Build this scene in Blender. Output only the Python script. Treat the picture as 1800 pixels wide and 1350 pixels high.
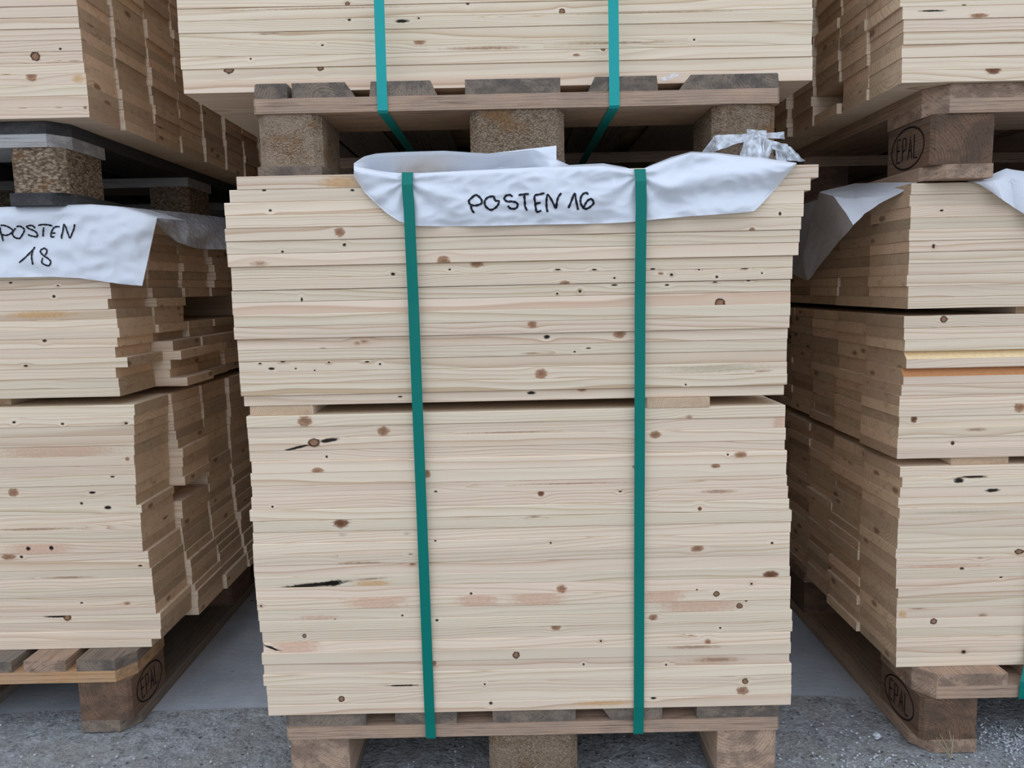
import bpy, math, random
import numpy as np
from mathutils import Matrix, Vector, noise

for o in list(bpy.data.objects):
    bpy.data.objects.remove(o, do_unlink=True)
SC = bpy.context.scene
COL = SC.collection

# ------------------------------------------------------------------ camera
F, P, R, H = 1340.0, 0.1244, 0.0213, 0.8185      # focal length in px of an 1800 px frame, pitch, roll, eye height
cp, sp, cr, sr = math.cos(P), math.sin(P), math.cos(R), math.sin(R)
fwd = Vector((0, cp, -sp)); up0 = Vector((0, sp, cp)); rt0 = Vector((1, 0, 0))
rt = rt0 * cr - up0 * sr; up = rt0 * sr + up0 * cr
cam_d = bpy.data.cameras.new('camera')
cam_d.sensor_width = 36.0; cam_d.lens = F / 1800 * 36.0; cam_d.clip_start = 0.02
cam = bpy.data.objects.new('camera', cam_d); COL.objects.link(cam)
cam.matrix_world = Matrix(((rt.x, up.x, -fwd.x, 0), (rt.y, up.y, -fwd.y, 0), (rt.z, up.z, -fwd.z, H), (0, 0, 0, 1)))
SC.camera = cam

# ------------------------------------------------------------------ sky and exposure
W = bpy.data.worlds.new('overcast_sky'); SC.world = W; W.use_nodes = True
bg = W.node_tree.nodes['Background']
bg.inputs['Color'].default_value = (0.80, 0.915, 1.12, 1); bg.inputs['Strength'].default_value = 1.0
SC.view_settings.view_transform = 'Standard'; SC.view_settings.look = 'None'
SC.view_settings.gamma = 1.0; SC.view_settings.use_curve_mapping = False
SC.view_settings.exposure = 0.58

# ------------------------------------------------------------------ pixel -> direction helpers (1800 x 1350 frame)
def ray(px, py):
    a, b = px - 900.0, py - 675.0
    u = a * cr - b * sr; w = a * sr + b * cr
    return (u, F * cp - w * sp, -F * sp - w * cp)
def atY(px, py, Y):
    d = ray(px, py); t = Y / d[1]; return Vector((d[0] * t, Y, H + d[2] * t))
def atX(px, py, X):
    d = ray(px, py); t = X / d[0]; return Vector((X, d[1] * t, H + d[2] * t))
def atZ(px, py, Z):
    d = ray(px, py); t = (Z - H) / d[2]; return Vector((d[0] * t, d[1] * t, Z))

# ------------------------------------------------------------------ tagging
def tag(o, label=None, cat=None, group=None, kind=None):
    if label: o['label'] = label
    if cat: o['category'] = cat
    if group: o['group'] = group
    if kind: o['kind'] = kind
    return o
def link(o, parent=None):
    COL.objects.link(o)
    if parent is not None: o.parent = parent
    return o
ONES = ['', 'first', 'second', 'third', 'fourth', 'fifth', 'sixth', 'seventh', 'eighth', 'ninth', 'tenth', 'eleventh', 'twelfth',
        'thirteenth', 'fourteenth', 'fifteenth', 'sixteenth', 'seventeenth', 'eighteenth', 'nineteenth', 'twentieth']
TENS = {2: ('twenty', 'twentieth'), 3: ('thirty', 'thirtieth'), 4: ('forty', 'fortieth'), 5: ('fifty', 'fiftieth')}
def ordinal(n):
    if n <= 20: return ONES[n]
    t, u = divmod(n, 10)
    return TENS[t][1] if u == 0 else TENS[t][0] + '-' + ONES[u]

# ------------------------------------------------------------------ node helper
class NT:
    def __init__(self, name):
        self.m = bpy.data.materials.new(name); self.m.use_nodes = True
        self.t = self.m.node_tree; self.t.nodes.clear()
        self.out = self.t.nodes.new('ShaderNodeOutputMaterial')
    def n(self, typ, ins=None, **props):
        nd = self.t.nodes.new(typ)
        for k, v in props.items(): setattr(nd, k, v)
        for k, v in (ins or {}).items():
            s = nd.inputs[k]
            if isinstance(v, bpy.types.NodeSocket): self.t.links.new(v, s)
            else: s.default_value = v
        return nd
    def math(self, op, a, b=None, c=None, clamp=False):
        ins = {0: a}
        if b is not None: ins[1] = b
        if c is not None: ins[2] = c
        nd = self.n('ShaderNodeMath', ins, operation=op); nd.use_clamp = clamp
        return nd.outputs[0]
    def vmath(self, op, a, b=None):
        ins = {0: a}
        if b is not None: ins[1] = b
        nd = self.n('ShaderNodeVectorMath', ins, operation=op)
        return nd.outputs['Value'] if op in ('LENGTH', 'DOT_PRODUCT', 'DISTANCE') else nd.outputs[0]
    def attr(self, name): return self.n('ShaderNodeAttribute', attribute_name=name)
    def sep(self, v):
        s = self.n('ShaderNodeSeparateXYZ', {0: v}); return s.outputs
    def comb(self, x, y, z): return self.n('ShaderNodeCombineXYZ', {0: x, 1: y, 2: z}).outputs[0]
    def noise(self, vec, scale, detail=2.0, rough=0.5):
        nd = self.n('ShaderNodeTexNoise', {'Vector': vec, 'Scale': scale, 'Detail': detail, 'Roughness': rough}); return nd.outputs['Fac']
    def mix(self, fac, a, b, blend='MIX'):
        nd = self.n('ShaderNodeMix', data_type='RGBA', blend_type=blend)
        for i, v in ((0, fac), (6, a), (7, b)):
            if isinstance(v, bpy.types.NodeSocket): self.t.links.new(v, nd.inputs[i])
            else: nd.inputs[i].default_value = (*v, 1) if i and len(v) == 3 else v
        return nd.outputs[2]
    def ramp(self, fac, stops, interp='LINEAR'):
        nd = self.n('ShaderNodeValToRGB', {0: fac}); cr_ = nd.color_ramp; cr_.interpolation = interp
        while len(cr_.elements) < len(stops): cr_.elements.new(0.5)
        for e, (pos, c) in zip(cr_.elements, stops):
            e.position = pos; e.color = (c, c, c, 1) if not hasattr(c, '__len__') else (*c, 1)
        return nd.outputs[0]
    def smooth(self, v, a, b):
        nd = self.n('ShaderNodeMapRange', {0: v, 1: a, 2: b, 3: 0.0, 4: 1.0}, interpolation_type='SMOOTHSTEP'); return nd.outputs[0]
    def bump(self, h, strength=0.2, dist=0.001):
        return self.n('ShaderNodeBump', {'Height': h, 'Strength': strength, 'Distance': dist}).outputs[0]
    def bsdf(self, col, rough=0.7, normal=None, **kw):
        b = self.n('ShaderNodeBsdfPrincipled', {'Base Color': col if isinstance(col, bpy.types.NodeSocket) else (*col, 1), 'Roughness': rough})
        if normal is not None: self.t.links.new(normal, b.inputs['Normal'])
        for k, v in kw.items(): b.inputs[k.replace('_', ' ')].default_value = v
        return b.outputs[0]
    def done(self, shader):
        self.t.links.new(shader, self.out.inputs[0]); return self.m

# ---- growth rings in "p" (grain axis, across, up; measured from the pith)
def rings(N, p, par, kz=None, warp=0.016):
    x, y, z = N.sep(p)[0:3]
    nv = N.comb(N.math('MULTIPLY', x, 3.0), N.math('MULTIPLY', y, 9.0), N.math('MULTIPLY', z, 9.0))
    w1 = N.math('MULTIPLY', N.math('SUBTRACT', N.noise(nv, 1.0, 2.0), 0.5), warp * 2)
    z2 = N.math('ADD', z, w1)
    if kz is not None: z2 = N.math('SUBTRACT', z2, kz)
    r = N.math('SQRT', N.math('ADD', N.math('MULTIPLY', y, y), N.math('MULTIPLY', z2, z2)))
    t = N.math('DIVIDE', r, par)
    fr = N.math('FRACT', t); fl = N.math('FLOOR', t)
    hs = N.n('ShaderNodeTexWhiteNoise', {'W': fl}, noise_dimensions='1D').outputs['Value']
    saw = N.ramp(fr, [(0.0, 0.0), (0.35, 0.05), (0.75, 0.45), (0.92, 1.0), (1.0, 0.0)])
    return N.math('MULTIPLY', saw, N.math('MULTIPLY_ADD', hs, 0.8, 0.2)), (x, y, z)

def knot_channel(N, col, kname, nz, p):
    k = N.attr(kname); c = N.attr(kname + 'c')
    u, v, s = N.sep(k.outputs['Vector'])[0:3]
    ringed = N.math('GREATER_THAN', s, 1.5)
    soft = N.math('SUBTRACT', s, N.math('MULTIPLY', ringed, 2.0))
    d0 = N.math('SQRT', N.math('ADD', N.math('MULTIPLY', u, u), N.math('MULTIPLY', v, v)))
    d = N.math('ADD', d0, N.math('MULTIPLY', N.math('SUBTRACT', nz, 0.5), 0.7))
    mask = N.n('ShaderNodeMapRange', {0: d, 1: 1.05, 2: N.math('SUBTRACT', 1.0, soft), 3: 0.0, 4: 1.0}, interpolation_type='SMOOTHSTEP').outputs[0]
    mask = N.math('MULTIPLY', mask, c.outputs['Alpha'])
    inner = N.math('MULTIPLY', N.smooth(d, 0.72, 0.45), N.math('MULTIPLY', ringed, 0.75))
    osc = N.math('MULTIPLY_ADD', N.math('SINE', N.math('MULTIPLY', d, 17.0)), 0.16 if kname == 'k2' else 0.0, 0.92 if kname == 'k2' else 1.0)
    kc = N.mix(inner, c.outputs['Color'], (0.40, 0.21, 0.11))
    dk_ = N.math('SUBTRACT', 1.0, N.math('MULTIPLY', N.smooth(d, 0.55, 0.1), N.math('MULTIPLY', N.math('SUBTRACT', 1.0, ringed), 0.35 if kname == 'k2' else 0.0)))
    osc = N.math('MULTIPLY', N.math('MULTIPLY', osc, dk_), N.math('MULTIPLY_ADD', nz, 0.9 if kname == 'k2' else 0.5, 0.55 if kname == 'k2' else 0.75))
    kc = N.mix(1.0, kc, N.comb(osc, osc, osc), 'MULTIPLY')
    col = N.mix(mask, col, kc)
    return col, u, v, d0

def make_spruce():
    N = NT('spruce')
    p = N.attr('p').outputs['Vector']; par = N.sep(N.attr('par').outputs['Vector'])
    em = N.attr('em').outputs['Fac']
    k2 = N.sep(N.attr('k2').outputs['Vector'])
    dd = N.math('ADD', N.math('MULTIPLY', k2[0], k2[0]), N.math('MULTIPLY', k2[1], k2[1]))
    kz = N.math('MULTIPLY', N.math('MULTIPLY', k2[1], 0.0045), N.math('EXPONENT', N.math('MULTIPLY', dd, -0.22)))
    ring, (x, y, z) = rings(N, p, par[2], kz)
    early = N.mix(par[1], (0.800, 0.660, 0.475), (0.790, 0.615, 0.450))
    late = N.mix(par[1], (0.520, 0.350, 0.190), (0.530, 0.320, 0.200))
    col = N.mix(N.math('MULTIPLY', ring, 0.95), early, late)
    big = N.noise(N.comb(N.math('MULTIPLY', x, 3.0), N.math('MULTIPLY', y, 30.0), N.math('MULTIPLY', z, 45.0)), 1.0, 3.0)
    fib = N.noise(N.comb(N.math('MULTIPLY', x, 14.0), N.math('MULTIPLY', y, 700.0), N.math('MULTIPLY', z, 700.0)), 1.0, 2.0)
    tone = N.math('MULTIPLY', par[0], N.math('MULTIPLY', N.math('MULTIPLY_ADD', big, 0.16, 0.92), N.math('MULTIPLY_ADD', fib, 0.12, 0.94)))
    pink = N.smooth(N.noise(N.comb(N.math('MULTIPLY', x, 2.0), N.math('MULTIPLY', y, 20.0), N.math('MULTIPLY', z, 90.0)), 1.0, 2.0), 0.58, 0.75)
    col = N.mix(N.math('MULTIPLY', pink, 0.45), col, (0.62, 0.45, 0.32))
    # sawn ends: browner, coarser
    rough_n = N.noise(N.vmath('MULTIPLY', p, (0, 260, 420)), 1.0, 3.0)
    ev = N.math('MULTIPLY_ADD', N.math('FRACT', N.math('MULTIPLY', par[1], 7.3)), 0.50, 0.66)
    ec = N.mix(1.0, N.mix(1.0, col, (0.94, 0.845, 0.745), 'MULTIPLY'), N.comb(ev, ev, ev), 'MULTIPLY')
    ec = N.mix(N.math('MULTIPLY', rough_n, 0.24), ec, (0.34, 0.255, 0.19))
    est = N.noise(N.vmath('MULTIPLY', p, (0, 34, 60)), 1.0, 3.0, 0.6)
    ec = N.mix(N.math('MULTIPLY', N.smooth(est, 0.52, 0.72), 0.35), ec, (0.30, 0.20, 0.13))
    vk = N.n('ShaderNodeTexVoronoi', {'Vector': N.comb(N.math('MULTIPLY', N.math('FLOOR', x), 3.7), N.math('MULTIPLY', y, 11.0), N.math('MULTIPLY', z, 24.0)), 'Scale': 1.0})
    ec = N.mix(N.math('MULTIPLY', N.smooth(vk.outputs['Distance'], 0.17, 0.08), 0.7), ec, (0.16, 0.075, 0.04))
    col = N.mix(em, col, ec)
    nz = N.noise(N.vmath('MULTIPLY', p, (160, 160, 330)), 1.0, 3.0)
    col, *_ = knot_channel(N, col, 'k1', nz, p)
    col, *_ = knot_channel(N, col, 'k2', nz, p)
    tc = N.comb(tone, tone, tone)
    col = N.mix(1.0, col, tc, 'MULTIPLY')
    bp = N.bump(N.math('ADD', N.math('MULTIPLY', ring, 0.4), N.math('MULTIPLY_ADD', rough_n, em, N.math('MULTIPLY', fib, 0.5))), 0.25, 0.0006)
    return N.done(N.bsdf(col, 0.70, bp, Specular_IOR_Level=0.08))

def make_pallet_wood(name, a, b, dirt, greyc, greyness):
    N = NT(name)
    p = N.attr('p').outputs['Vector']; par = N.sep(N.attr('par').outputs['Vector']); em = N.attr('em').outputs['Fac']
    ring, (x, y, z) = rings(N, p, par[2], None, 0.008)
    col = N.mix(N.math('MULTIPLY', ring, 1.0), a, b)
    fib = N.noise(N.comb(N.math('MULTIPLY', x, 9.0), N.math('MULTIPLY', y, 260.0), N.math('MULTIPLY', z, 260.0)), 1.0, 4.0, 0.65)
    blot = N.noise(N.comb(N.math('MULTIPLY', x, 14.0), N.math('MULTIPLY', y, 26.0), N.math('MULTIPLY', z, 40.0)), 1.0, 4.0, 0.6)
    spk = N.noise(N.vmath('MULTIPLY', p, (170, 300, 300)), 1.0, 3.0, 0.6)
    col = N.mix(N.math('MULTIPLY', N.smooth(blot, 0.35, 0.68), greyness), col, greyc)
    col = N.mix(N.math('MULTIPLY', N.smooth(fib, 0.50, 0.72), 0.7), col, dirt)
    col = N.mix(N.math('MULTIPLY', em, N.math('MULTIPLY', N.smooth(blot, 0.40, 0.62), 0.45)), col, dirt)
    col = N.mix(N.math('MULTIPLY', N.smooth(spk, 0.68, 0.8), 0.25), col, (0.40, 0.37, 0.33))
    tone = N.math('MULTIPLY', par[0], N.math('MULTIPLY_ADD', fib, 0.5, 0.75))
    col = N.mix(1.0, col, N.comb(tone, tone, tone), 'MULTIPLY')
    bp = N.bump(N.math('ADD', fib, N.math('ADD', spk, N.math('MULTIPLY', ring, 0.6))), 0.5, 0.0015)
    return N.done(N.bsdf(col, 0.9, bp, Specular_IOR_Level=0.06))

def make_chip():
    N = NT('pressed_chip_block')
    p = N.attr('p').outputs['Vector']; par = N.sep(N.attr('par').outputs['Vector'])
    q = N.n('ShaderNodeVectorMath', {0: N.vmath('MULTIPLY', p, (170, 170, 330)), 'Scale': par[2]}, operation='SCALE').outputs[0]
    v = N.n('ShaderNodeTexVoronoi', {'Vector': q, 'Scale': 1.0, 'Randomness': 1.0})
    s = N.sep(v.outputs['Color'])[0]
    col = N.ramp(s, [(0.0, (0.12, 0.085, 0.06)), (0.3, (0.22, 0.165, 0.12)), (0.7, (0.31, 0.245, 0.185)), (1.0, (0.42, 0.35, 0.27))])
    edge = N.smooth(v.outputs['Distance'], 0.45, 0.8)
    col = N.mix(N.math('MULTIPLY', edge, 0.55), col, (0.06, 0.04, 0.028))
    blot = N.noise(N.vmath('MULTIPLY', p, (14, 14, 22)), 1.0, 4.0, 0.6)
    col = N.mix(N.math('MULTIPLY', N.smooth(blot, 0.4, 0.65), N.math('MULTIPLY', par[1], 0.8)), col, (0.35, 0.285, 0.225))
    col = N.mix(N.math('MULTIPLY', N.smooth(blot, 0.47, 0.32), 0.7), col, (0.24, 0.13, 0.06))
    col = N.mix(1.0, col, N.mix(1.0, N.comb(par[0], par[0], par[0]), (1.04, 0.95, 0.83), 'MULTIPLY'), 'MULTIPLY')
    fine = N.noise(N.vmath('MULTIPLY', p, (500, 500, 900)), 1.0, 3.0)
    bp = N.bump(N.math('ADD', N.math('MULTIPLY', v.outputs['Distance'], -1.0), N.math('ADD', s, fine)), 0.8, 0.002)
    return N.done(N.bsdf(col, 0.95, bp, Specular_IOR_Level=0.05))

def make_sheet():
    N = NT('white_plastic_sheet')
    g = N.n('ShaderNodeNewGeometry').outputs['Position']
    n1 = N.noise(g, 30.0, 3.0); n2 = N.noise(g, 120.0, 2.0)
    bp = N.bump(N.math('ADD', n1, N.math('MULTIPLY', n2, 0.25)), 0.25, 0.004)
    b = N.bsdf((0.80, 0.82, 0.85), 0.30, bp, Specular_IOR_Level=0.45)
    tr = N.n('ShaderNodeBsdfTranslucent', {'Color': (0.78, 0.80, 0.84, 1)}).outputs[0]
    return N.done(N.n('ShaderNodeMixShader', {0: 0.16, 1: b, 2: tr}).outputs[0])

def make_clear(name, lo, span):
    N = NT(name)
    g = N.n('ShaderNodeNewGeometry').outputs['Position']
    n1 = N.noise(g, 90.0, 3.0)
    bp = N.bump(n1, 0.6, 0.004)
    b = N.bsdf((0.80, 0.83, 0.86), 0.18, bp, Specular_IOR_Level=0.6)
    t = N.n('ShaderNodeBsdfTransparent').outputs[0]
    f = N.math('MULTIPLY_ADD', N.smooth(n1, 0.35, 0.7), span, lo)
    return N.done(N.n('ShaderNodeMixShader', {0: f, 1: t, 2: b}).outputs[0])

def make_strap(name, colr):
    N = NT(name)
    g = N.n('ShaderNodeNewGeometry').outputs['Position']
    n1 = N.noise(N.vmath('MULTIPLY', g, (900, 900, 900)), 1.0, 1.0)
    return N.done(N.bsdf(colr, 0.42, N.bump(n1, 0.15, 0.0004), Specular_IOR_Level=0.22))

def make_plain(name, col, rough=0.8, spec=0.2):
    N = NT(name)
    g = N.n('ShaderNodeNewGeometry').outputs['Position']
    n1 = N.noise(g, 60.0, 3.0)
    c = N.mix(N.math('MULTIPLY_ADD', n1, 0.5, -0.1, clamp=True), col, tuple(0.72 * q for q in col))
    return N.done(N.bsdf(c, rough, None, Specular_IOR_Level=spec))

def make_concrete():
    N = NT('smooth_concrete')
    g = N.n('ShaderNodeNewGeometry').outputs['Position']
    a = N.noise(g, 7.0, 5.0, 0.6); b = N.noise(N.vmath('MULTIPLY', g, (30, 90, 30)), 1.0, 4.0, 0.6)
    col = N.ramp(a, [(0.3, (0.34, 0.355, 0.375)), (0.55, (0.43, 0.445, 0.46)), (0.75, (0.50, 0.505, 0.51))])
    col = N.mix(N.math('MULTIPLY', N.smooth(b, 0.55, 0.75), 0.3), col, (0.20, 0.205, 0.22))
    v = N.n('ShaderNodeTexVoronoi', {'Vector': g, 'Scale': 16.0})
    pit = N.smooth(v.outputs['Distance'], 0.09, 0.05)
    col = N.mix(N.math('MULTIPLY', pit, 0.75), col, (0.05, 0.05, 0.055))
    bp = N.bump(N.math('SUBTRACT', N.math('ADD', a, b), pit), 0.3, 0.003)
    return N.done(N.bsdf(col, 0.8, bp, Specular_IOR_Level=0.25))

def make_rough_ground():
    N = NT('worn_rough_concrete')
    g = N.n('ShaderNodeNewGeometry').outputs['Position']
    a = N.noise(g, 5.0, 5.0, 0.6); b = N.noise(g, 38.0, 5.0, 0.7); c = N.noise(g, 190.0, 3.0, 0.7)
    s = N.math('ADD', N.math('MULTIPLY', b, 0.55), N.math('MULTIPLY', c, 0.45))
    col = N.ramp(s, [(0.34, (0.085, 0.085, 0.085)), (0.46, (0.25, 0.25, 0.245)), (0.56, (0.36, 0.36, 0.355)), (0.70, (0.56, 0.56, 0.57))])
    col = N.mix(N.math('MULTIPLY', N.smooth(a, 0.45, 0.68), 0.5), col, (0.29, 0.275, 0.225))
    col = N.mix(N.math('MULTIPLY', N.smooth(a, 0.45, 0.30), 0.45), col, (0.42, 0.435, 0.45))
    v = N.n('ShaderNodeTexVoronoi', {'Vector': g, 'Scale': 110.0})
    st = N.sep(v.outputs['Color'])[0]
    col = N.mix(N.math('MULTIPLY', N.math('MULTIPLY', N.smooth(st, 0.90, 0.96), 0.6), N.smooth(v.outputs['Distance'], 0.5, 0.2)), col, (0.50, 0.51, 0.53))
    col = N.mix(N.math('MULTIPLY', N.math('MULTIPLY', N.smooth(st, 0.09, 0.04), 0.8), N.smooth(v.outputs['Distance'], 0.5, 0.2)), col, (0.05, 0.05, 0.052))
    bp = N.bump(N.math('ADD', b, N.math('ADD', c, N.math('MULTIPLY', v.outputs['Distance'], -0.5))), 0.7, 0.006)
    return N.done(N.bsdf(col, 0.9, bp, Specular_IOR_Level=0.15))

M = {
    'spruce': make_spruce(), 'chip': make_chip(), 'sheet': make_sheet(), 'clear': make_clear('clear_stretch_film', 0.40, 0.45), 'thin': make_clear('thin_sheet', 0.50, 0.30), 'strap': make_strap('green_strapping', (0.0, 0.170, 0.128)), 'strap_skylit': make_strap('green_strapping_skylit', (0.012, 0.33, 0.30)),  # upper straps use a lighter copy: sky glance put into the colour
    'pallet_grey': make_pallet_wood('weathered_grey_wood', (0.27, 0.205, 0.150), (0.125, 0.083, 0.056), (0.045, 0.033, 0.025), (0.205, 0.178, 0.150), 0.75),
    'pallet_tan': make_pallet_wood('aged_tan_wood', (0.48, 0.325, 0.22), (0.27, 0.160, 0.098), (0.10, 0.062, 0.042), (0.30, 0.225, 0.17), 0.55),
    'pallet_orange': make_pallet_wood('fresh_orange_wood', (0.56, 0.325, 0.16), (0.36, 0.185, 0.085), (0.16, 0.10, 0.06), (0.42, 0.31, 0.22), 0.35),
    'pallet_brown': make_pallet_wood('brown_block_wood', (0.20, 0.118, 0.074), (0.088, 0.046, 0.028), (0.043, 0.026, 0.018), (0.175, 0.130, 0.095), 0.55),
    'pallet_pale': make_pallet_wood('bleached_pale_wood', (0.46, 0.43, 0.395), (0.30, 0.27, 0.24), (0.16, 0.14, 0.12), (0.38, 0.37, 0.355), 0.5),
    'pallet_dark': make_pallet_wood('blackened_wood', (0.085, 0.078, 0.072), (0.045, 0.040, 0.036), (0.022, 0.020, 0.018), (0.075, 0.075, 0.078), 0.6),
    'ink': make_plain('black_marker_ink', (0.008, 0.008, 0.014), 0.5), 'burn': make_plain('burnt_mark', (0.016, 0.010, 0.008), 0.9),
    'concrete': make_concrete(), 'rough': make_rough_ground(), 'blocker': make_plain('blocker_grey', (0.13, 0.125, 0.12), 0.9),
    'stone': make_plain('pale_stone', (0.56, 0.57, 0.58), 0.9), 'straw': make_plain('dry_straw', (0.40, 0.33, 0.21), 0.8),
}

# ------------------------------------------------------------------ mesh collector with per-corner attributes
NOK = (9.0, 9.0, 0.5); NOC = (0.0, 0.0, 0.0, 0.0)
class Geo:
    def __init__(self):
        self.v = []; self.f = []; self.p = []; self.par = []; self.em = []; self.k = {'k1': [], 'k2': []}; self.kc = {'k1': [], 'k2': []}
    def face(self, idx, ps, par, em, k1=None, c1=NOC, k2=None, c2=NOC):
        self.f.append(idx)
        for i in range(len(idx)):
            self.p.append(ps[i]); self.par.append(par); self.em.append(em)
            self.k['k1'].append(k1[i] if k1 else NOK); self.kc['k1'].append(c1)
            self.k['k2'].append(k2[i] if k2 else NOK); self.kc['k2'].append(c2)
    def build(self, name, mat, parent=None, loc=(0, 0, 0), knots=True):
        me = bpy.data.meshes.new(name)
        me.from_pydata(self.v, [], self.f)
        def put(nm, typ, data, key):
            a = me.attributes.new(nm, typ, 'CORNER'); a.data.foreach_set(key, np.asarray(data, dtype=np.float32).ravel())
        put('p', 'FLOAT_VECTOR', self.p, 'vector'); put('par', 'FLOAT_VECTOR', self.par, 'vector'); put('em', 'FLOAT', self.em, 'value')
        if knots:
            for ch in ('k1', 'k2'):
                put(ch, 'FLOAT_VECTOR', self.k[ch], 'vector'); put(ch + 'c', 'FLOAT_COLOR', self.kc[ch], 'color')
        me.materials.append(mat); me.update()
        o = bpy.data.objects.new(name, me); o.location = loc
        return link(o, parent)

def pith(rng, wide=0.11):
    side = rng.choice((-1, 1))
    return (rng.uniform(0, 40), rng.uniform(-wide, wide), side * rng.uniform(0.008, 0.075), rng.uniform(-0.032, 0.032))
def wood_par(rng, lo=0.94, hi=1.05):
    return (rng.uniform(lo, hi), rng.random(), rng.uniform(0.0022, 0.0050))

# knot kinds: colour, softness (+2 = ringed), strength, channel
KN = {
    'b': ((0.36, 0.165, 0.080), 0.45, 0.88, 'k2'), 'B': ((0.20, 0.070, 0.030), 0.45, 0.95, 'k2'), 'd': ((0.055, 0.022, 0.011), 2.25, 0.97, 'k2'),
    'p': ((0.045, 0.022, 0.012), 0.50, 0.97, 'k2'), 's': ((0.014, 0.009, 0.007), 0.50, 0.98, 'k2'), 'S': ((0.014, 0.009, 0.007), 0.50, 0.98, 'k1'),
    't': ((0.40, 0.20, 0.10), 0.80, 0.70, 'k2'), 'y': ((0.64, 0.385, 0.255), 0.60, 0.70, 'k1'), 'o': ((0.62, 0.34, 0.12), 0.70, 0.70, 'k1'),
    'g': ((0.42, 0.36, 0.23), 0.85, 0.60, 'k1'),
}

def add_board(G, x0, x1, y0, y1, z0, z1, rng, off=(0, 0, 0), kn=(), wane=None, ch=0.0011, par=None):
    """grain along x; kn: list of (kx, kz, rx, rz, kind) on the front face (low y)"""
    pi = pith(rng); par = par or wood_par(rng)
    cy, cz = (y0 + y1) / 2, (z0 + z1) / 2; xm = (x0 + x1) / 2
    if wane:
        wy, wz = wane
        sec = [(y0, z0 + ch), (y0, z1 - wz), (y0 + wy, z1 - 0.0005), (y1, z1), (y1, z0), (y0 + ch, z0)]
    elif ch > 0:
        c2_ = ch * 0.3; sec = [(y0, z0 + c2_), (y0, z1 - ch), (y0 + ch, z1), (y1, z1), (y1, z0), (y0 + c2_, z0)]
    else:
        sec = [(y0, z0), (y0, z1), (y1, z1), (y1, z0)]
    chans = {'k1': [], 'k2': []}
    for k in kn: chans[KN[k[4]][3]].append(k)
    cuts = {x0, x1}; segs = {}
    for c in chans:
        ks = sorted(chans[c], key=lambda q: q[0]); b = [x0]
        for a, d in zip(ks, ks[1:]): b.append(min(max(((a[0] + a[2]) + (d[0] - d[2])) / 2, x0 + 1e-4), x1 - 1e-4))
        b.append(x1); segs[c] = (ks, b); cuts.update(b)
    xs = sorted(cuts); xs = [x for i, x in enumerate(xs) if i == 0 or x - xs[i - 1] > 1e-5]
    n = len(sec); base = len(G.v)
    for x in xs:
        for (y, z) in sec: G.v.append((x - off[0], y - off[1], z - off[2]))
    def pv(x, y, z): return (x - xm + pi[0], y - cy - pi[1], z - cz - pi[2] - pi[3] * (x - xm))
    for i in range(len(xs) - 1):
        xa, xb = xs[i], xs[i + 1]; xc = (xa + xb) / 2
        cur = {}
        for c in ('k1', 'k2'):
            ks, b = segs[c]; cur[c] = None
            for j, kk in enumerate(ks):
                if b[j] <= xc <= b[j + 1]: cur[c] = kk; break
        for s in range(n):
            t = (s + 1) % n
            idx = (base + i * n + s, base + (i + 1) * n + s, base + (i + 1) * n + t, base + i * n + t)
            co = ((xa, *sec[s]), (xb, *sec[s]), (xb, *sec[t]), (xa, *sec[t]))
            kw = {}
            if s in (0, 1, n - 1) and n > 4:
                for c, kc in (('k1', 'c1'), ('k2', 'c2')):
                    q = cur[c]
                    if q:
                        colr, soft, st, _ = KN[q[4]]
                        kw[c] = [((v[0] - q[0]) / q[2], (v[2] - q[1] - q[5] * (v[0] - q[0])) / q[3], soft) for v in co]; kw[kc] = (*colr, st)
            if wane and s == 1:
                kw['k1'] = [(0, 0, 0.5)] * 4; kw['c1'] = wane_col[wane]
            G.face(idx, [pv(*v) for v in co], par, 0.0, **kw)
    e0 = tuple(base + s for s in range(n)); L = base + (len(xs) - 1) * n
    e1 = tuple(L + s for s in reversed(range(n)))
    G.face(e0, [pv(xs[0], *sec[s]) for s in range(n)], par, 1.0)
    G.face(e1, [pv(xs[-1], *sec[s]) for s in reversed(range(n))], par, 1.0)
wane_col = {}

def add_prism(G, poly, z0, z1, rng, grain='y', par=None, pi=None, off=(0, 0, 0), slant=None):
    """vertical prism over a convex footprint (counter-clockwise seen from above)"""
    par = par or wood_par(rng, 0.85, 1.1); pi = pi or pith(rng, 0.05)
    n = len(poly); base = len(G.v); zc = (z0 + z1) / 2
    cx = sum(a for a, _ in poly) / n; cy = sum(b for _, b in poly) / n
    sl = slant or (0, 0, 0, 0)                     # left / right inset of the top, then of the bottom
    for z, il, ir in ((z0, sl[2], sl[3]), (z1, sl[0], sl[1])):
        for (x, y) in poly: G.v.append((x - off[0] + (il if x < cx else -ir), y - off[1], z - off[2]))
    def pv(x, y, z):
        g, a = (y - cy, x - cx) if grain == 'y' else (x - cx, y - cy)
        return (g + pi[0], a - pi[1], z - zc - pi[2])
    for s in range(n):
        t = (s + 1) % n
        (xa, ya), (xb, yb) = poly[s], poly[t]
        nx, ny = yb - ya, -(xb - xa); ln = math.hypot(nx, ny) or 1
        em = abs(ny if grain == 'y' else nx) / ln
        G.face((base + s, base + t, base + n + t, base + n + s), [pv(xa, ya, z0), pv(xb, yb, z0), pv(xb, yb, z1), pv(xa, ya, z1)], par, 1.0 if em > 0.6 else 0.0)
    G.face(tuple(base + s for s in reversed(range(n))), [pv(*poly[s], z0) for s in reversed(range(n))], par, 0.0)
    G.face(tuple(base + n + s for s in range(n)), [pv(*poly[s], z1) for s in range(n)], par, 0.0)

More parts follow.
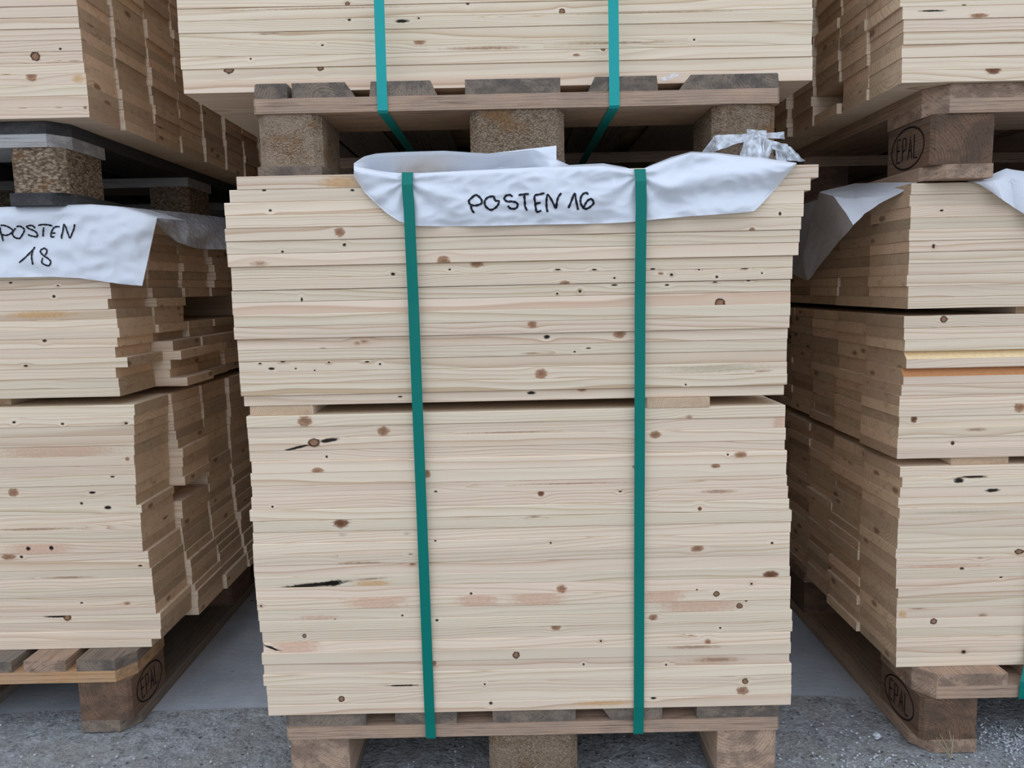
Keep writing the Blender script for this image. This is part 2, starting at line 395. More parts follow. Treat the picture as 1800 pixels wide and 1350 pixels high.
def rect(x0, x1, y0, y1, cuts=None):
    """rectangle footprint; cuts: corner -> (dx, dy) cut off, corners lf, rf, rb, lb"""
    c = cuts or {}; out = []
    for key, (x, y), sx, sy in (('lf', (x0, y0), 1, 1), ('rf', (x1, y0), -1, 1), ('rb', (x1, y1), -1, -1), ('lb', (x0, y1), 1, -1)):
        if key in c:
            dx, dy = c[key]
            a, b = (x + sx * dx, y), (x, y + sy * dy)
            out += [b, a] if key in ('lf', 'rb') else [a, b]
        else: out.append((x, y))
    return out

def grid_mesh(name, rows, mat, parent=None, smooth=True):
    """rows: list of equal-length lists of points"""
    nr, nc = len(rows), len(rows[0])
    v = [tuple(q) for r_ in rows for q in r_]
    f = [(i * nc + j, i * nc + j + 1, (i + 1) * nc + j + 1, (i + 1) * nc + j) for i in range(nr - 1) for j in range(nc - 1)]
    return v, f
def mesh_obj(name, v, f, mat, parent=None, smooth=False, loc=(0, 0, 0)):
    me = bpy.data.meshes.new(name); me.from_pydata([(a[0] - loc[0], a[1] - loc[1], a[2] - loc[2]) for a in v], [], f)
    me.materials.append(mat); me.update()
    if smooth:
        for pl in me.polygons: pl.use_smooth = True
    o = bpy.data.objects.new(name, me); o.location = loc
    return link(o, parent)
def interp(x, xs, ys): return float(np.interp(x, xs, ys))

# ================================================================== SETTING: ground, slab, added light blocker
YS = 1.43                                        # front edge of the smooth slab
def build_ground():
    rng = random.Random(5)
    xs = [-14, -6, -3] + [round(-2.0 + 0.02 * i, 3) for i in range(201)] + [3, 6, 14]
    ys = [-14, -6, -2, -0.6] + [round(-0.2 + 0.02 * i, 3) for i in range(int((YS + 0.2) / 0.02) + 1)]
    ys = [y for y in ys if y < YS - 0.004] + [YS]
    rows = []
    for y in ys:
        row = []
        for x in xs:
            h = 0.0
            if abs(x) < 2.01 and y > -0.21 and y < YS - 0.001:
                h = -0.0035 + 0.004 * noise.noise((x * 6, y * 6, 0.3)) + 0.0025 * noise.noise((x * 22, y * 22, 4.0))
                h = min(h, -0.0004)
                if y > YS - 0.05: h = max(h, -0.0012)
            row.append((x, y + (0.012 * noise.noise((x * 5, 1.0, 2.0)) if y == YS else 0), h))
        rows.append(row)
    v, f = grid_mesh('ground', rows, None)
    tag(mesh_obj('ground', v, f, M['rough'], smooth=True), kind='structure')
    s = [(-14, YS - 0.02, -0.0016), (14, YS - 0.02, -0.0016), (14, 6, -0.0005), (-14, 6, -0.0005), (-14, YS + 0.02, -0.0005), (14, YS + 0.02, -0.0005)]
    tag(mesh_obj('floor', s, [(0, 1, 5, 4), (4, 5, 2, 3)], M['concrete']), kind='structure')
    w0, w1 = 2.50, 2.70
    w0, w1 = 2.60, 2.80
    wv = [(-6, w0, 0), (6, w0, 0), (6, w1, 0), (-6, w1, 0), (-6, w0, 3.2), (6, w0, 3.2), (6, w1, 3.2), (-6, w1, 3.2)]
    tag(mesh_obj('light_blocker_back', wv, [(0, 1, 5, 4), (1, 2, 6, 5), (2, 3, 7, 6), (3, 0, 4, 7), (4, 5, 6, 7)], M['blocker']), kind='structure')  # unseen, added behind the stacks to stop light leaking through
build_ground()

# ================================================================== PALLETS
LET = {'E': [[(0.8, 1), (0, 1), (0, 0), (0.8, 0)], [(0, 0.52), (0.65, 0.52)]], 'P': [[(0, 0), (0, 1), (0.75, 0.95), (0.75, 0.5), (0, 0.42)]],
       'A': [[(0, 0), (0.42, 1), (0.85, 0)], [(0.18, 0.38), (0.66, 0.38)]], 'L': [[(0, 1), (0, 0), (0.8, 0)]]}
def ribbon3(pts, wdt, nrm, v, f, closed=False):
    """flat stroke of width wdt through 3D points lying on a plane with normal nrm"""
    n = len(pts); base = len(v)
    for i, q in enumerate(pts):
        a = pts[i - 1] if (i > 0 or closed) else q
        b = pts[(i + 1) % n] if (i < n - 1 or closed) else q
        t = (Vector(b) - Vector(a)); t = t.normalized() if t.length > 0 else Vector((0, 1, 0))
        s = t.cross(nrm).normalized() * (wdt / 2)
        v.append(tuple(Vector(q) + s)); v.append(tuple(Vector(q) - s))
    for i in range(n - 1 + (1 if closed else 0)):
        j = (i + 1) % n
        f.append((base + 2 * i, base + 2 * j, base + 2 * j + 1, base + 2 * i + 1))
def stamp(block, x, yc, zc, sgn, a=0.052, b=0.0335):
    """burnt oval with letters on a side face (normal sgn * X)"""
    v, f = [], []; nrm = Vector((sgn, 0, 0)); xo = x + sgn * 0.0006
    ey = lambda s: yc + sgn * s                                # reading direction along the face
    ribbon3([(xo, ey(a * math.cos(t)), zc + b * math.sin(t)) for t in [i * math.tau / 40 for i in range(40)]], 0.0032, nrm, v, f, True)
    for i, chr_ in enumerate('EPAL'):
        for st in LET[chr_]:
            pts = [(xo, ey(-0.034 + i * 0.0185 + q[0] * 0.0145), zc - 0.019 + q[1] * 0.038) for q in st]
            dense = []
            for p0, p1 in zip(pts, pts[1:]): dense += [p0, tuple((Vector(p0) + Vector(p1)) / 2)]
            ribbon3(dense + [pts[-1]], 0.0030, nrm, v, f)
    L = block.matrix_world.translation if False else block['_w']
    o = mesh_obj('burnt_stamp', [tuple(Vector(q) - Vector(L)) for q in v], f, M['burn'], block)
    o['label'] = 'burnt oval letter stamp'
def pallet(label, x0, yf, z, deck, seed, deck_m, stringer_m, block_m, mark=None, cut=0.026, chip_scale=2.3, slants={}):
    rng = random.Random(seed); root = bpy.data.objects.new('euro_pallet', None); root.empty_display_size = 0.1
    root.location = (x0 + 0.4, yf + 0.6, z); link(root); tag(root, label, 'pallet', 'euro pallets under the board stacks')
    O = Vector(root.location); x1 = x0 + 0.8; yb = yf + 1.2
    def part(name, poly, za, zb, mat, grain, parent=root, par=None, pi=None, slant=None):
        G = Geo(); c = Vector((sum(a for a, _ in poly) / len(poly), sum(b for _, b in poly) / len(poly), z + za))
        add_prism(G, poly, z + za, z + zb, rng, grain, par, pi, off=c, slant=slant)
        o = G.build(name, M[mat], parent, loc=c - (O if parent is root else Vector((0, 0, 0))), knots=False); o['_w'] = tuple(c)
        return o
    cc = (cut, cut * 1.3)
    for i, bx in enumerate(((x0, x0 + 0.1), (x0 + 0.3275, x0 + 0.4725), (x0 + 0.7, x1))):
        cu = {'lf': cc, 'lb': cc} if i == 0 else ({'rf': cc, 'rb': cc} if i == 2 else None)
        part('bottom_board', rect(bx[0], bx[1], yf, yb, cu), 0, 0.022, deck_m[-1] if deck_m else 'pallet_grey', 'y')
    for i, bx in enumerate(((x0 + 0.003, x0 + 0.1), (x0 + 0.3275, x0 + 0.4725), (x0 + 0.7, x1 - 0.003))):
        for j, by in enumerate(((yf + 0.004, yf + 0.145), (yf + 0.5275, yf + 0.6725), (yf + 1.055, yb - 0.004))):
            r_ = 0.012; mt = block_m[i]
            cu = {k: (r_, r_) for k in ('lf', 'rf', 'lb', 'rb')} if mt == 'chip' else ({'lf': (0.006, 0.006)} if i == 0 else {'rf': (0.006, 0.006)})
            par = (rng.uniform(0.9, 1.1), rng.random(), chip_scale if mt == 'chip' else rng.uniform(0.0035, 0.0055))
            pi = (rng.uniform(0, 9), rng.choice((-1, 1)) * rng.uniform(0.03, 0.07), rng.choice((-1, 1)) * rng.uniform(0.02, 0.06), 0)
            b = part('block', rect(bx[0], bx[1], by[0], by[1], cu), 0.022, 0.100, mt, 'y', par=par, pi=pi)
            if mark and j == 0 and ((mark < 0 and i == 0) or (mark > 0 and i == 2)):
                stamp(b, bx[0] if mark < 0 else bx[1], (by[0] + by[1]) / 2 + 0.004, z + 0.060, mark)
    for j, by in enumerate(((yf, yf + 0.145), (yf + 0.5275, yf + 0.6725), (yf + 1.055, yb))):
        cu = {'lf': cc, 'rf': cc} if j == 0 else ({'rb': cc, 'lb': cc} if j == 2 else None)
        part('stringer_board', rect(x0, x1, by[0], by[1], cu), 0.100, 0.122, stringer_m, 'x', par=(1.0, 0.5, 0.004))
    for i, (a, b) in enumerate(deck):
        cu = {}
        if i == 0: cu.update({'lf': cc, 'lb': cc})
        if i == len(deck) - 1: cu.update({'rf': cc, 'rb': cc})
        part('deck_board', rect(a, b, yf + 0.001, yb - 0.001, cu), 0.122, 0.144, deck_m[i % len(deck_m)], 'y', par=(rng.uniform(0.88, 1.08), 0.5, rng.uniform(0.0028, 0.0045)), slant=slants.get(i))
    return root

# ================================================================== STACKS OF BOARDS
ALLK = {}
def kparse(txt):
    out = []
    for ln in txt.replace('\n', ';').split(';'):
        q = ln.split()
        if len(q) >= 5: out.append((float(q[0]), float(q[1]), float(q[2]), float(q[3]) * (2.4 if q[4] == 'y' and float(q[3]) > 7 else 1), q[4], float(q[5]) if len(q) > 5 else 0.0))
    return out
FEAT = {'s': 'with a black bark streak', 'S': 'with a black bark streak', 'd': 'with a dark-ringed knot', 'B': 'with a dark brown knot', 'b': 'with a brown knot',
        'y': 'with a pinkish stain', 'o': 'with an orange stain', 't': 'with a tan streak', 'p': 'with pin knots', 'g': 'with grey stains'}
def feature(kn):
    for t in ('s', 'S', 'd', 'B', 'b', 'o', 'y', 'g', 't', 'p'):
        if any(k[4] == t for k in kn): return FEAT[t]
    return ''
REST = Geo()                                     # the boards past the count, joined
NB = [0]
def place_board(x0, x1, y0, y1, z0, z1, rng, label, group, kn=(), wane=None, par=None):
    c = Vector(((x0 + x1) / 2, (y0 + y1) / 2, z0)); G = Geo()
    add_board(G, x0, x1, y0, y1, z0, z1, rng, off=c, kn=kn, wane=wane, par=par)
    o = G.build('spruce_board', M['spruce'], loc=c); NB[0] += 1
    return tag(o, label, 'board', group)

ROWN = {0: 'front', 1: 'second', 2: 'third'}
def stack(key, zs, yrows, ends, side, length, seed, knots, title, nrows_single, group, yoff=None, rowend=None, miss=None, wanes=None, topcount=None, extra=0, tint=(0.94, 1.05)):
    """zs: list of (z_bottom, z_top) from bottom to top; ends: visible end X per layer; side: +1 right end seen, -1 left end seen, 0 both given as tuples"""
    rng = random.Random(seed); n = len(zs); kl = [[] for _ in zs]
    yf = yrows[0]
    for (kx, ky, rx, ry, t, slp) in knots:
        q = atY(kx, ky, yf); q2 = atY(kx + rx, ky, yf); q3 = atY(kx, ky - ry, yf)
        best = min(range(n), key=lambda i: 0 if zs[i][0] <= q.z <= zs[i][1] else min(abs(q.z - zs[i][0]), abs(q.z - zs[i][1])))
        kl[best].append((q.x, q.z, q2.x - q.x, q3.z - q.z, t, slp))
    for j in range(len(yrows) - 1):
        ya, yb = yrows[j], yrows[j + 1]
        drift = 0.0
        for i, (za, zb) in enumerate(zs):
            e = ends[i]
            dy = (yoff[i] if yoff else 0.0) + rng.uniform(-0.0012, 0.0012)
            g = rng.choice((0.00003, 0.00003, 0.00003, 0.0003))
            if side == 0: xa, xb = e
            else:
                if j: drift = 0.7 * drift + rng.uniform(-1, 1) * 0.0022
                v = e if j == 0 else (rowend(j, i, (za + zb) / 2, e) + drift)
                xa, xb = (v - length, v) if side > 0 else (v, v + length)
            if j: dy = rng.uniform(-0.0005, 0.0005)
            A, B = ya + dy if j == 0 else ya + 0.0015, yb - 0.0015
            gone = miss and miss(j, i, (za + zb) / 2)
            if gone:
                if side > 0: xb -= gone; xa -= gone
                else: xa += gone; xb += gone
            par = (rng.uniform(*tint), rng.random(), rng.choice((rng.uniform(0.0022, 0.004), rng.uniform(0.004, 0.0085))))
            kn = kl[i] if j == 0 else ()
            if j < nrows_single:
                if j == 0:
                    lab = f'front board of {title}, {ordinal(i + 1)} layer up'
                    ft = feature(kn)
                    lab = lab + ((' ' + ft) if ft else '')
                else:
                    lab = f'{ROWN[j]}-row board of {title}, sawn end showing, {ordinal(i + 1)} layer up'
                place_board(xa, xb, A, B, za + g, zb - g, rng, lab, group, kn, (wanes or {}).get(i) if j == 0 else None, par)
            else:
                add_board(REST, xa, xb, A, B, za + 0.0003, zb - 0.0003, rng, ch=0, par=par)
    # layers above the picture's top edge
    if extra:
        zt = zs[-1][1]; t = 0.0181
        for k in range(extra):
            for j in range(len(yrows) - 1):
                e = ends[-1]; jit = rng.uniform(-0.004, 0.004)
                if side == 0: xa, xb = e[0] + jit, e[1] + jit
                else:
                    v = (e if j == 0 else rowend(j, n - 1, zt, e)) + jit
                    xa, xb = (v - length, v) if side > 0 else (v, v + length)
                add_board(REST, xa, xb, yrows[j] + (0 if j == 0 else 0.0015), yrows[j + 1] - 0.0015, zt + k * t + 0.0002, zt + (k + 1) * t - 0.0002, rng, ch=0)
    return zs[-1][1]

def layers_px(ys, x, Y):
    z = [atY(xx, yy, Y).z for xx, yy in zip(x, ys)]
    return z

# ---------------------------------------------------------------- middle lower stack
YB = 1.152
B_ = [312, 335, 357, 380, 402.4, 424.7, 447.3, 469.3, 490, 511, 532, 553.3, 574.5, 596, 615.5, 635.5, 655.5, 676.5, 696, 715]
C_ = [732, 752, 772.5, 793.5, 812, 833, 855, 875, 897, 917, 937, 957, 976.5, 995.5, 1015.5, 1034.5, 1055, 1074.5, 1093, 1112, 1131, 1149.5, 1169, 1187.5, 1207, 1224, 1241.5, 1260]
LB = [420.5, 408, 399.3, 402, 400.6, 402.6, 404.6, 408.7, 410.3, 409.4, 410.6, 413.7, 413.7, 417.7, 419, 420.3, 421.7, 423.7, 427.7]
LC_ = [433.7, 435, 437.4, 438.7, 443, 441, 443.3, 442, 439.3, 445.3, 444.7, 444.7, 445.7, 446.3, 448.4, 450, 452, 454, 456.7, 461.3, 463.3, 460.7, 464, 463, 468.7, 470.4, 471.7]
RB = [1433.6, 1420, 1408, 1407, 1403, 1401, 1399, 1391, 1390, 1387.3, 1387.3, 1386.7, 1385.3, 1384, 1383, 1382.7, 1382.7, 1383, 1379.3]
RC = [1380, 1380, 1381, 1379.3, 1382.7, 1381.6, 1383, 1384.7, 1386.7, 1391, 1390, 1388, 1387.7, 1387.7, 1388, 1389.6, 1389, 1388.5, 1391.7, 1392.7, 1389, 1389.6, 1387.3, 1391, 1390.7, 1391, 1390]
def zpx(y, Y): return atY(440, y, Y).z
PZ = 0.144
zc = [zpx(y, YB) for y in C_]; sh = PZ + 0.0005 - zc[-1]
zlow = [(zc[i + 1] + sh * (i + 1) / 27, zc[i] + sh * i / 27) for i in range(26, -1, -1)]
zb_ = [zpx(y, YB) for y in B_]
zupp = [(zb_[i + 1], zb_[i]) for i in range(18, -1, -1)]
GAP_MID = (zlow[-1][1], zupp[0][0])
ends_mid = []
for i in range(26, -1, -1):
    ym = (C_[i] + C_[i + 1]) / 2; ends_mid.append((atY(LC_[i], ym, YB).x, atY(RC[i], ym - 14, YB).x))
for i in range(18, -1, -1):
    ym = (B_[i] + B_[i + 1]) / 2; ends_mid.append((atY(LB[i], ym, YB).x, atY(RB[i], ym - 18, YB).x))
yo = [0.0] * 27 + [0.003] + [-0.001] * 5 + [-0.005] * 6 + [-0.011] * 7
KM = kparse('''600 322 45 14 o;468 336 5 2.5 p;622 336 5 2.5 p;479 371 3.5 3 p;600 409 11 10 b;1318 405 7 5 b;1366 377 3 4.5 p;608 431 4 3.5 p;500 443 3.5 2.6 p
781 459 14 10 b;838 464 15 7 b;460 464 20 7 t;692 482 5 3.4 s;791 474 3 2 p;980 474 6 2 p;1044 474 6 2 p;1146 473 6 2 p;1227 474 3 2 p;1307 472 8 2 p
1160 481 6 2.4 b;1179 483 3.6 3.2 p;1258 487 3.6 3.4 p;1337 480 2 2.4 p;1079 489 3 2.4 p;992 499 11 6.5 b;1079 501 7 2.2 p;1171 501 5 2 p;1255 496 6 1.6 p;1314 494 5 1.4 p
532 526 2.4 4.4 p;1019 512 3.4 3.4 p;979 516 2.6 2.4 p;1264 533 10 10 d;935 570 10 8 b;1089 587 14 9 b;961 592 7 4.5 s;628 603 9 5 t;568 612 9 2.2 t;640 600 10 4 t
457 639 4 2 p;477 648 7 3 s;497 636 6 1.6 p;520 648 2.6 2 p;553 651 2.2 2 p;578 637 3 2 p;645 636 6 1.8 p;668 640 2.6 2.4 p;1034 612 6 1.6 p;1010 618 3 2 p
934 621 24 2.4 t;951 657 13 11 b;1255 648 130 9 g;1337 653 22 1.8 t;1205 676 2.4 2 p;1023 684 11 6 b;1336 645 3 3 p;934 691 10 3.6 s;703 698 5 2 p
536 740 15 11 b;674 758 13 10 b;552 778 12 8 d;578 774 22 4.5 S 0.12;522 787 30 3 S 0.22;1211 734 9 6 t;1370 747 14 12 y;1152 764 12 8 b;574 803 3 3 p;558 827 13 6.5 b
751 833 7 9 b;1279 799 2.6 2.6 p;1301 799 13 7 b;1258 819 9 5 b;1116 820 5 5 b;479 891 2.6 2.6 p;766 864 4 2 p;951 867 7 7 B;1263 864 44 5 t;1090 864 4 2 p;1230 894 4.6 4.8 B;940 908 18 2.6 t
600 920 17 9 B;602 940 10 4.5 g;715 938 9 3.5 g;765 950 3 3 p;968 954 2.6 2.4 p;1357 955 3.2 3 p;600 977 9 3.6 s;722 974 7 2.4 t;725 992 7 2.6 b;1225 964 14 7 b
552 1028 78 4.8 s 0.085;586 1025 20 6.5 S 0.1;652 1017.5 40 2.6 t 0.06;655 1026 44 8 o;1355 1010 16 8.5 B;987 1035 11 8.5 b;1321 1026 2.6 2.6 p;1225 1037 2.4 2.4 p
1259 1044 6 5.4 d;1312 1056 2.6 2.2 p;660 1056 66 11 y;840 1055 44 10 y;945 1052 60 10 y;1165 1046 46 11 y;828 1043 3 2.6 p;1300 1065 6 5.4 d;1230 1062 90 11 y;459 1065 2.6 2.4 p
1148 1085 10 6.5 b;560 1086 46 5 y;589 1089 2.6 2 p;707 1082 2.6 2 p;768 1090 3.6 2.6 p;977 1103 11 6 b;1266 1104 2.6 2.4 p;535 1118 4.4 4.4 d;1214 1117 8 2 t;1244 1129 7 6.5 b;1056 1127 2.6 2.4 p
520 1138 56 10 y;478 1139 18 3 s -0.42;907 1151 7 7 d;763 1165 5 6.5 b;1026 1168 2.6 2.6 p;1171 1169 2.6 2.4 p;1310 1198 6 5.6 d;708 1205 34 1.8 s;1306 1214 13 9 b;600 1229 6 6 d;863 1236 4.2 3.6 p;852 1203 2 2.6 p
1149 1227 6 2.8 s;1060 1236 70 5 o;1262 1246 5 2 s;640 990 60 4 t;900 760 120 2 t;1000 850 130 2 t;1220 1137 70 4 t;1260 1160 60 6 t''')
rows_mid = [YB + 0.14 * j for j in range(10)]
MIDTOP = stack('mid', zlow + zupp, rows_mid, ends_mid, 0, 0, 11, KM, 'middle lower stack', 1, 'boards of the middle lower stack', yoff=yo, tint=(0.90, 1.05))

# ---------------------------------------------------------------- left lower stack
YL = 1.405
yl_low = [712, 731, 748, 765.5, 783, 801, 818, 835.5, 853, 872, 889, 902.5, 919, 936, 953, 970, 984, 1000, 1015.5, 1032, 1048, 1064, 1080, 1092, 1108, 1124, 1138]
xl_low = [236.5, 236, 236, 236, 236, 235.7, 237.5, 239, 238, 238.7, 249, 247, 248, 249.5, 251, 260.8, 262.9, 267, 268.5, 270, 272, 274, 282, 282.5, 283, 267]
yl_up = [364, 382, 400, 417.5, 435, 453, 471, 488, 505.3, 525.3, 543.3, 560, 577, 593.5, 610, 629, 646, 664.8, 681, 697]
xl_up = [188, 186, 190, 188, 191, 190, 192, 193, 194.5, 189.5, 204, 206, 210, 206, 202, 224.7, 204, 208.7, 210.7]
def zl(y): return atY(200, y, YL).z
zz = [zl(y) for y in yl_low]; sh = PZ + 0.0005 - zz[-1]
zs_l = [(zz[i + 1] + sh * (i + 1) / 26, zz[i] + sh * i / 26) for i in range(25, -1, -1)]
zu = [zl(y) for y in yl_up]
zs_lu = [(zu[i + 1], zu[i]) for i in range(18, -1, -1)]
GAP_L = (zs_l[-1][1], zs_lu[0][0])
ends_l = [atY(xl_low[i], (yl_low[i] + yl_low[i + 1]) / 2, YL).x for i in range(25, -1, -1)] + [atY(xl_up[i], (yl_up[i] + yl_up[i + 1]) / 2, YL).x for i in range(18, -1, -1)]
rows_l = [YL, 1.548, 1.69, 1.83, 1.97, 2.11, 2.25, 2.39]
_rl = random.Random(77); jl = {(j, i): _rl.choice((0.0, 0.0, 0.002, -0.004, 0.006, 0.012, -0.008)) for j in range(9) for i in range(46)}
def rowend_l(j, i, z, e):
    if z < 0.62:
        b = -0.704 + 0.006 * j
        if z < 0.30: b += 0.024 * (0.30 - z) / 0.15
        if 0.42 < z < 0.50 and j == 1: b += 0.012
        if 0.40 < z < 0.42 and j == 1: b -= 0.05
        return b + 0.25 * jl[j, i]
    b = -0.722 + 0.004 * j
    if j == 1 and 0.635 < z < 0.652: b += 0.028
    if j == 1 and 0.688 < z < 0.705: b += 0.028
    if j >= 1 and z < 0.72: b += 0.018
    return b + jl[j, i]
def miss_l(j, i, z):
    if j in (2, 3, 4) and 0.762 < z < 0.82: return 0.30
    return 0
KL = kparse('''19 497 4 2.4 p;102 502 3 1.6 p;94 521 3.6 3.4 p;78 599 5 3.6 p;46 643 5 2.4 p;70 553 80 9 o;25 742 4 3 p;110 745 4 2.4 p;222 744 4 2.6 p;100 793 130 10 y;224 807 5 4 b;198 838 5 2 p
23 866 11 9 b;162 866 7 3 s;143 885 3.4 3.2 p;190 892 8 4 s;50 964 5 4.6 s;91 963 5 4.6 s;70 965 70 9 y;15 979 16 6 b;38 979 4 3.4 p;247 994 5 2 p;143 1060 4 2 p;223 1061 7 3 b;100 1084 26 2.6 S;118 1086 8 6 d
60 930 120 3 t;120 1015 60 3 t''')
stack('left', zs_l + zs_lu, rows_l, ends_l, 1, 0.86, 21, KL, 'left lower stack', 2, 'boards of the left lower stack', rowend=rowend_l, miss=miss_l, tint=(0.90, 1.05))
LEFTTOP = zs_lu[-1][1]

# ---------------------------------------------------------------- right lower stack
YR = 1.265
def zr(y): return atY(1640, y + 0.0, YR).z
z_r0, z_r1 = PZ + 0.0005, atY(1581, 821, YR).z
zs_r = [(z_r0 + (z_r1 - z_r0) * i / 20, z_r0 + (z_r1 - z_r0) * (i + 1) / 20) for i in range(20)]
za, zb2 = atY(1578, 806.7, YR).z, atY(1584, 677, YR).z
zs_rm = [(za + (zb2 - za) * i / 7, za + (zb2 - za) * (i + 1) / 7) for i in range(7)]
zw1, zw2, zm3 = atY(1588, 648.5, YR).z, atY(1588, 618, YR).z, atY(1590, 556, YR).z
zs_rm += [(zb2, zw1), (zw1, zw2)] + [(zw2 + (zm3 - zw2) * i / 3, zw2 + (zm3 - zw2) * (i + 1) / 3) for i in range(3)]
zt0 = atY(1595, 543, YR).z; zt1 = 0.9745
zs_rt = [(zt0 + (zt1 - zt0) * i / 11, zt0 + (zt1 - zt0) * (i + 1) / 11) for i in range(11)]
GAP_R1 = (z_r1, za); GAP_R2 = (zm3, zt0)
_yy = [1174, 1137, 1124, 1055, 1038, 1020, 1000, 950, 876, 863, 842, 821, 806, 732, 677, 640, 600, 556, 543, 480, 400, 340]
_xx = [1577, 1576.5, 1575, 1578, 1579, 1575, 1575, 1577, 1581, 1585, 1584, 1581, 1577.5, 1580, 1585, 1587, 1590, 1590, 1594, 1596.5, 1599, 1601]
_zx = [(atY(x, y, YR).z, atY(x, y, YR).x) for x, y in zip(_xx, _yy)]
zs_right = zs_r + zs_rm + zs_rt
_rr = random.Random(31)
ends_r = [interp((a + b) / 2, [q[0] for q in _zx], [q[1] for q in _zx]) + _rr.uniform(-0.0015, 0.0015) for a, b in zs_right]
ends_r[27] += 0.002; ends_r[28] += 0.004
wane_col[(0.010, 0.0135)] = (0.50, 0.20, 0.065, 0.92); wane_col[(0.012, 0.0130)] = (0.90, 0.66, 0.34, 0.85)
rows_r = [YR, 1.405, 1.548, 1.69, 1.83, 1.97, 2.11, 2.25, 2.39]
jr = {(j, i): _rr.choice((0.0, 0.0, 0.0, 0.0, 0.002, -0.002, 0.005, -0.006)) for j in range(9) for i in range(46)}
def rowend_r(j, i, z, e): return 0.657 + 0.006 * j + jr[j, i]
KR = kparse('''1655 370 4 2.6 p;1641 433 3 5 p;1659 561 7 7 d;1607 737 7 8 B;1715 755 26 4 t;1675 779 4.4 4.4 p;1792 716 11 11 b;1685 844 11 6 s;1712 838 28 2.6 S;1745 862 16 4 s;1620 893 22 2.4 g
1792 970 9 5 d;1724 981 9 2.6 t;1660 996 110 5 y;1691 999 5 2.6 p;1760 1015 4 2 p;1586 1080 10 9 o;1641 1092 7 6 d;1612 1070 22 2 t;1694 1146 5 4 p;1727 1081 12 4 t;1700 900 120 2.4 g''')
stack('right', zs_right, rows_r, ends_r, -1, 0.87, 33, KR, 'right lower stack', 2, 'boards of the right lower stack', rowend=rowend_r, wanes={27: (0.010, 0.0135), 28: (0.012, 0.0130)}, tint=(0.90, 1.05))
RIGHTTOP = zs_right[-1][1]

# ---------------------------------------------------------------- upper stacks
ZU = MIDTOP + 0.0006                               # base of the upper middle pallet
YU, YUC = 1.1997, 1.25
zt = ZU + 0.144 + 0.0005
zs_uc = [(zt + 0.0181 * i, zt + 0.0181 * (i + 1)) for i in range(8)]
ends_uc = []
for i, (xl, xr) in enumerate(((322, 1428), (320, 1428.5), (317, 1427), (316, 1426.5), (314, 1428), (312, 1429), (311, 1428), (310, 1428))):
    ym = 141 - 21.5 * i; ends_uc.append((atY(xl, ym, YUC).x, atY(xr, ym - 14, YUC).x))
KU = kparse('''563 119 6.5 6.5 d;402 122 10 9 d;441 104 2.6 2.6 p;567 80 3 2 p;707 37 15 4 s;614 35 4 2.6 p;611 7 4.6 4.6 d;822 6 4 3.6 p;738 74 13 6 b;475 59 40 3.4 t;988 20 6 6 d;1060 86 5 5 d;1220 70 2.6 2.4 p;1013 97 8 3 b;736 32 2.6 2.4 p;1080 76 120 3 t;850 85 100 4 t;560 15 200 2 t;1150 22 220 2 t''')
stack('uc', zs_uc, [YUC + 0.14 * j for j in range(10)], ends_uc, 0, 0, 41, KU, 'middle upper stack', 1, 'boards of the middle upper stack', extra=36, tint=(0.98, 1.05))

ZUL = LEFTTOP + 0.0026; YUL = 1.362
zt = ZUL + 0.1445
zs_ul = [(zt + 0.0183 * i, zt + 0.0183 * (i + 1)) for i in range(11)]
ends_ul = [atY(x, y, YUL).x for x, y in zip((157, 155.5, 153.5, 151, 147.5, 145, 143.5, 141.5, 139, 137, 135), (197, 178, 158, 137, 117, 98, 78, 58, 39, 19, 0))]
rows_ul = [YUL, 1.468, 1.590, 1.71, 1.83, 1.95, 2.07, 2.19, 2.31, 2.43]
_ru = random.Random(9); ju = {(j, i): _ru.choice((0, 0, 0.001, -0.0015, 0.002)) for j in range(12) for i in range(12)}
def rowend_ul(j, i, z, e): return e * 0.4 + 0.6 * (-0.715) + (0, 0.004, 0.007, 0.011, 0.015, 0.020, 0.025, 0.03, 0.03, 0.03)[j] + ju[j, min(i, 11)]
KUL = kparse('''62 99 9.5 9.5 d;106 86 3 2.4 p;55 134 12 11 b;138 138 15 10 o;40 190 10 1.8 t;103 189 10 1.8 t;10 131 13 1.8 t;130 107 15 1.4 t;150 189 4 4 b''')
stack('ul', zs_ul, rows_ul, ends_ul, 1, 0.86, 51, KUL, 'left upper stack', 3, 'boards of the left upper stack', rowend=rowend_ul, extra=34, tint=(0.95, 1.04))

ZUR = RIGHTTOP + 0.0026; YUR = 1.227
zt = ZUR + 0.1445
zs_ur = [(zt + 0.0186 * i, zt + 0.0186 * (i + 1)) for i in range(8)]
ends_ur = [atY(x, y, YUR).x for x, y in zip((1585, 1585.5, 1585, 1587.5, 1588, 1586, 1582, 1582), (137, 115, 91, 68, 44, 21, -2, -24))]
rows_ur = [YUR, 1.335, 1.435, 1.54, 1.645, 1.75, 1.86, 1.97, 2.08, 2.19, 2.3]
def rowend_ur(j, i, z, e): return 0.4 * e + 0.6 * 0.612 - (0, 0.002, 0.008, 0.016, 0.024, 0.03, 0.03, 0.03, 0.03, 0.03)[j] + ju[j, min(i, 11)] - 0.001
def miss_ur(j, i, z): return 0.05 if (j == 2 and i in (1, 2)) else 0
KUR = kparse('''1638 19.5 28 2 s;1694 9.5 5 2 p;1720 28 20 5 b;1746 122 17 10 B''')
stack('ur', zs_ur, rows_ur, ends_ur, -1, 0.87, 61, KUR, 'right upper stack', 3, 'boards of the right upper stack', rowend=rowend_ur, miss=miss_ur, extra=34, tint=(0.95, 1.04))

rest = REST.build('stacked_spruce_boards', M['spruce'])
tag(rest, 'pale spruce boards filling the rear rows and upper layers of the stacks', 'boards', kind='stuff')

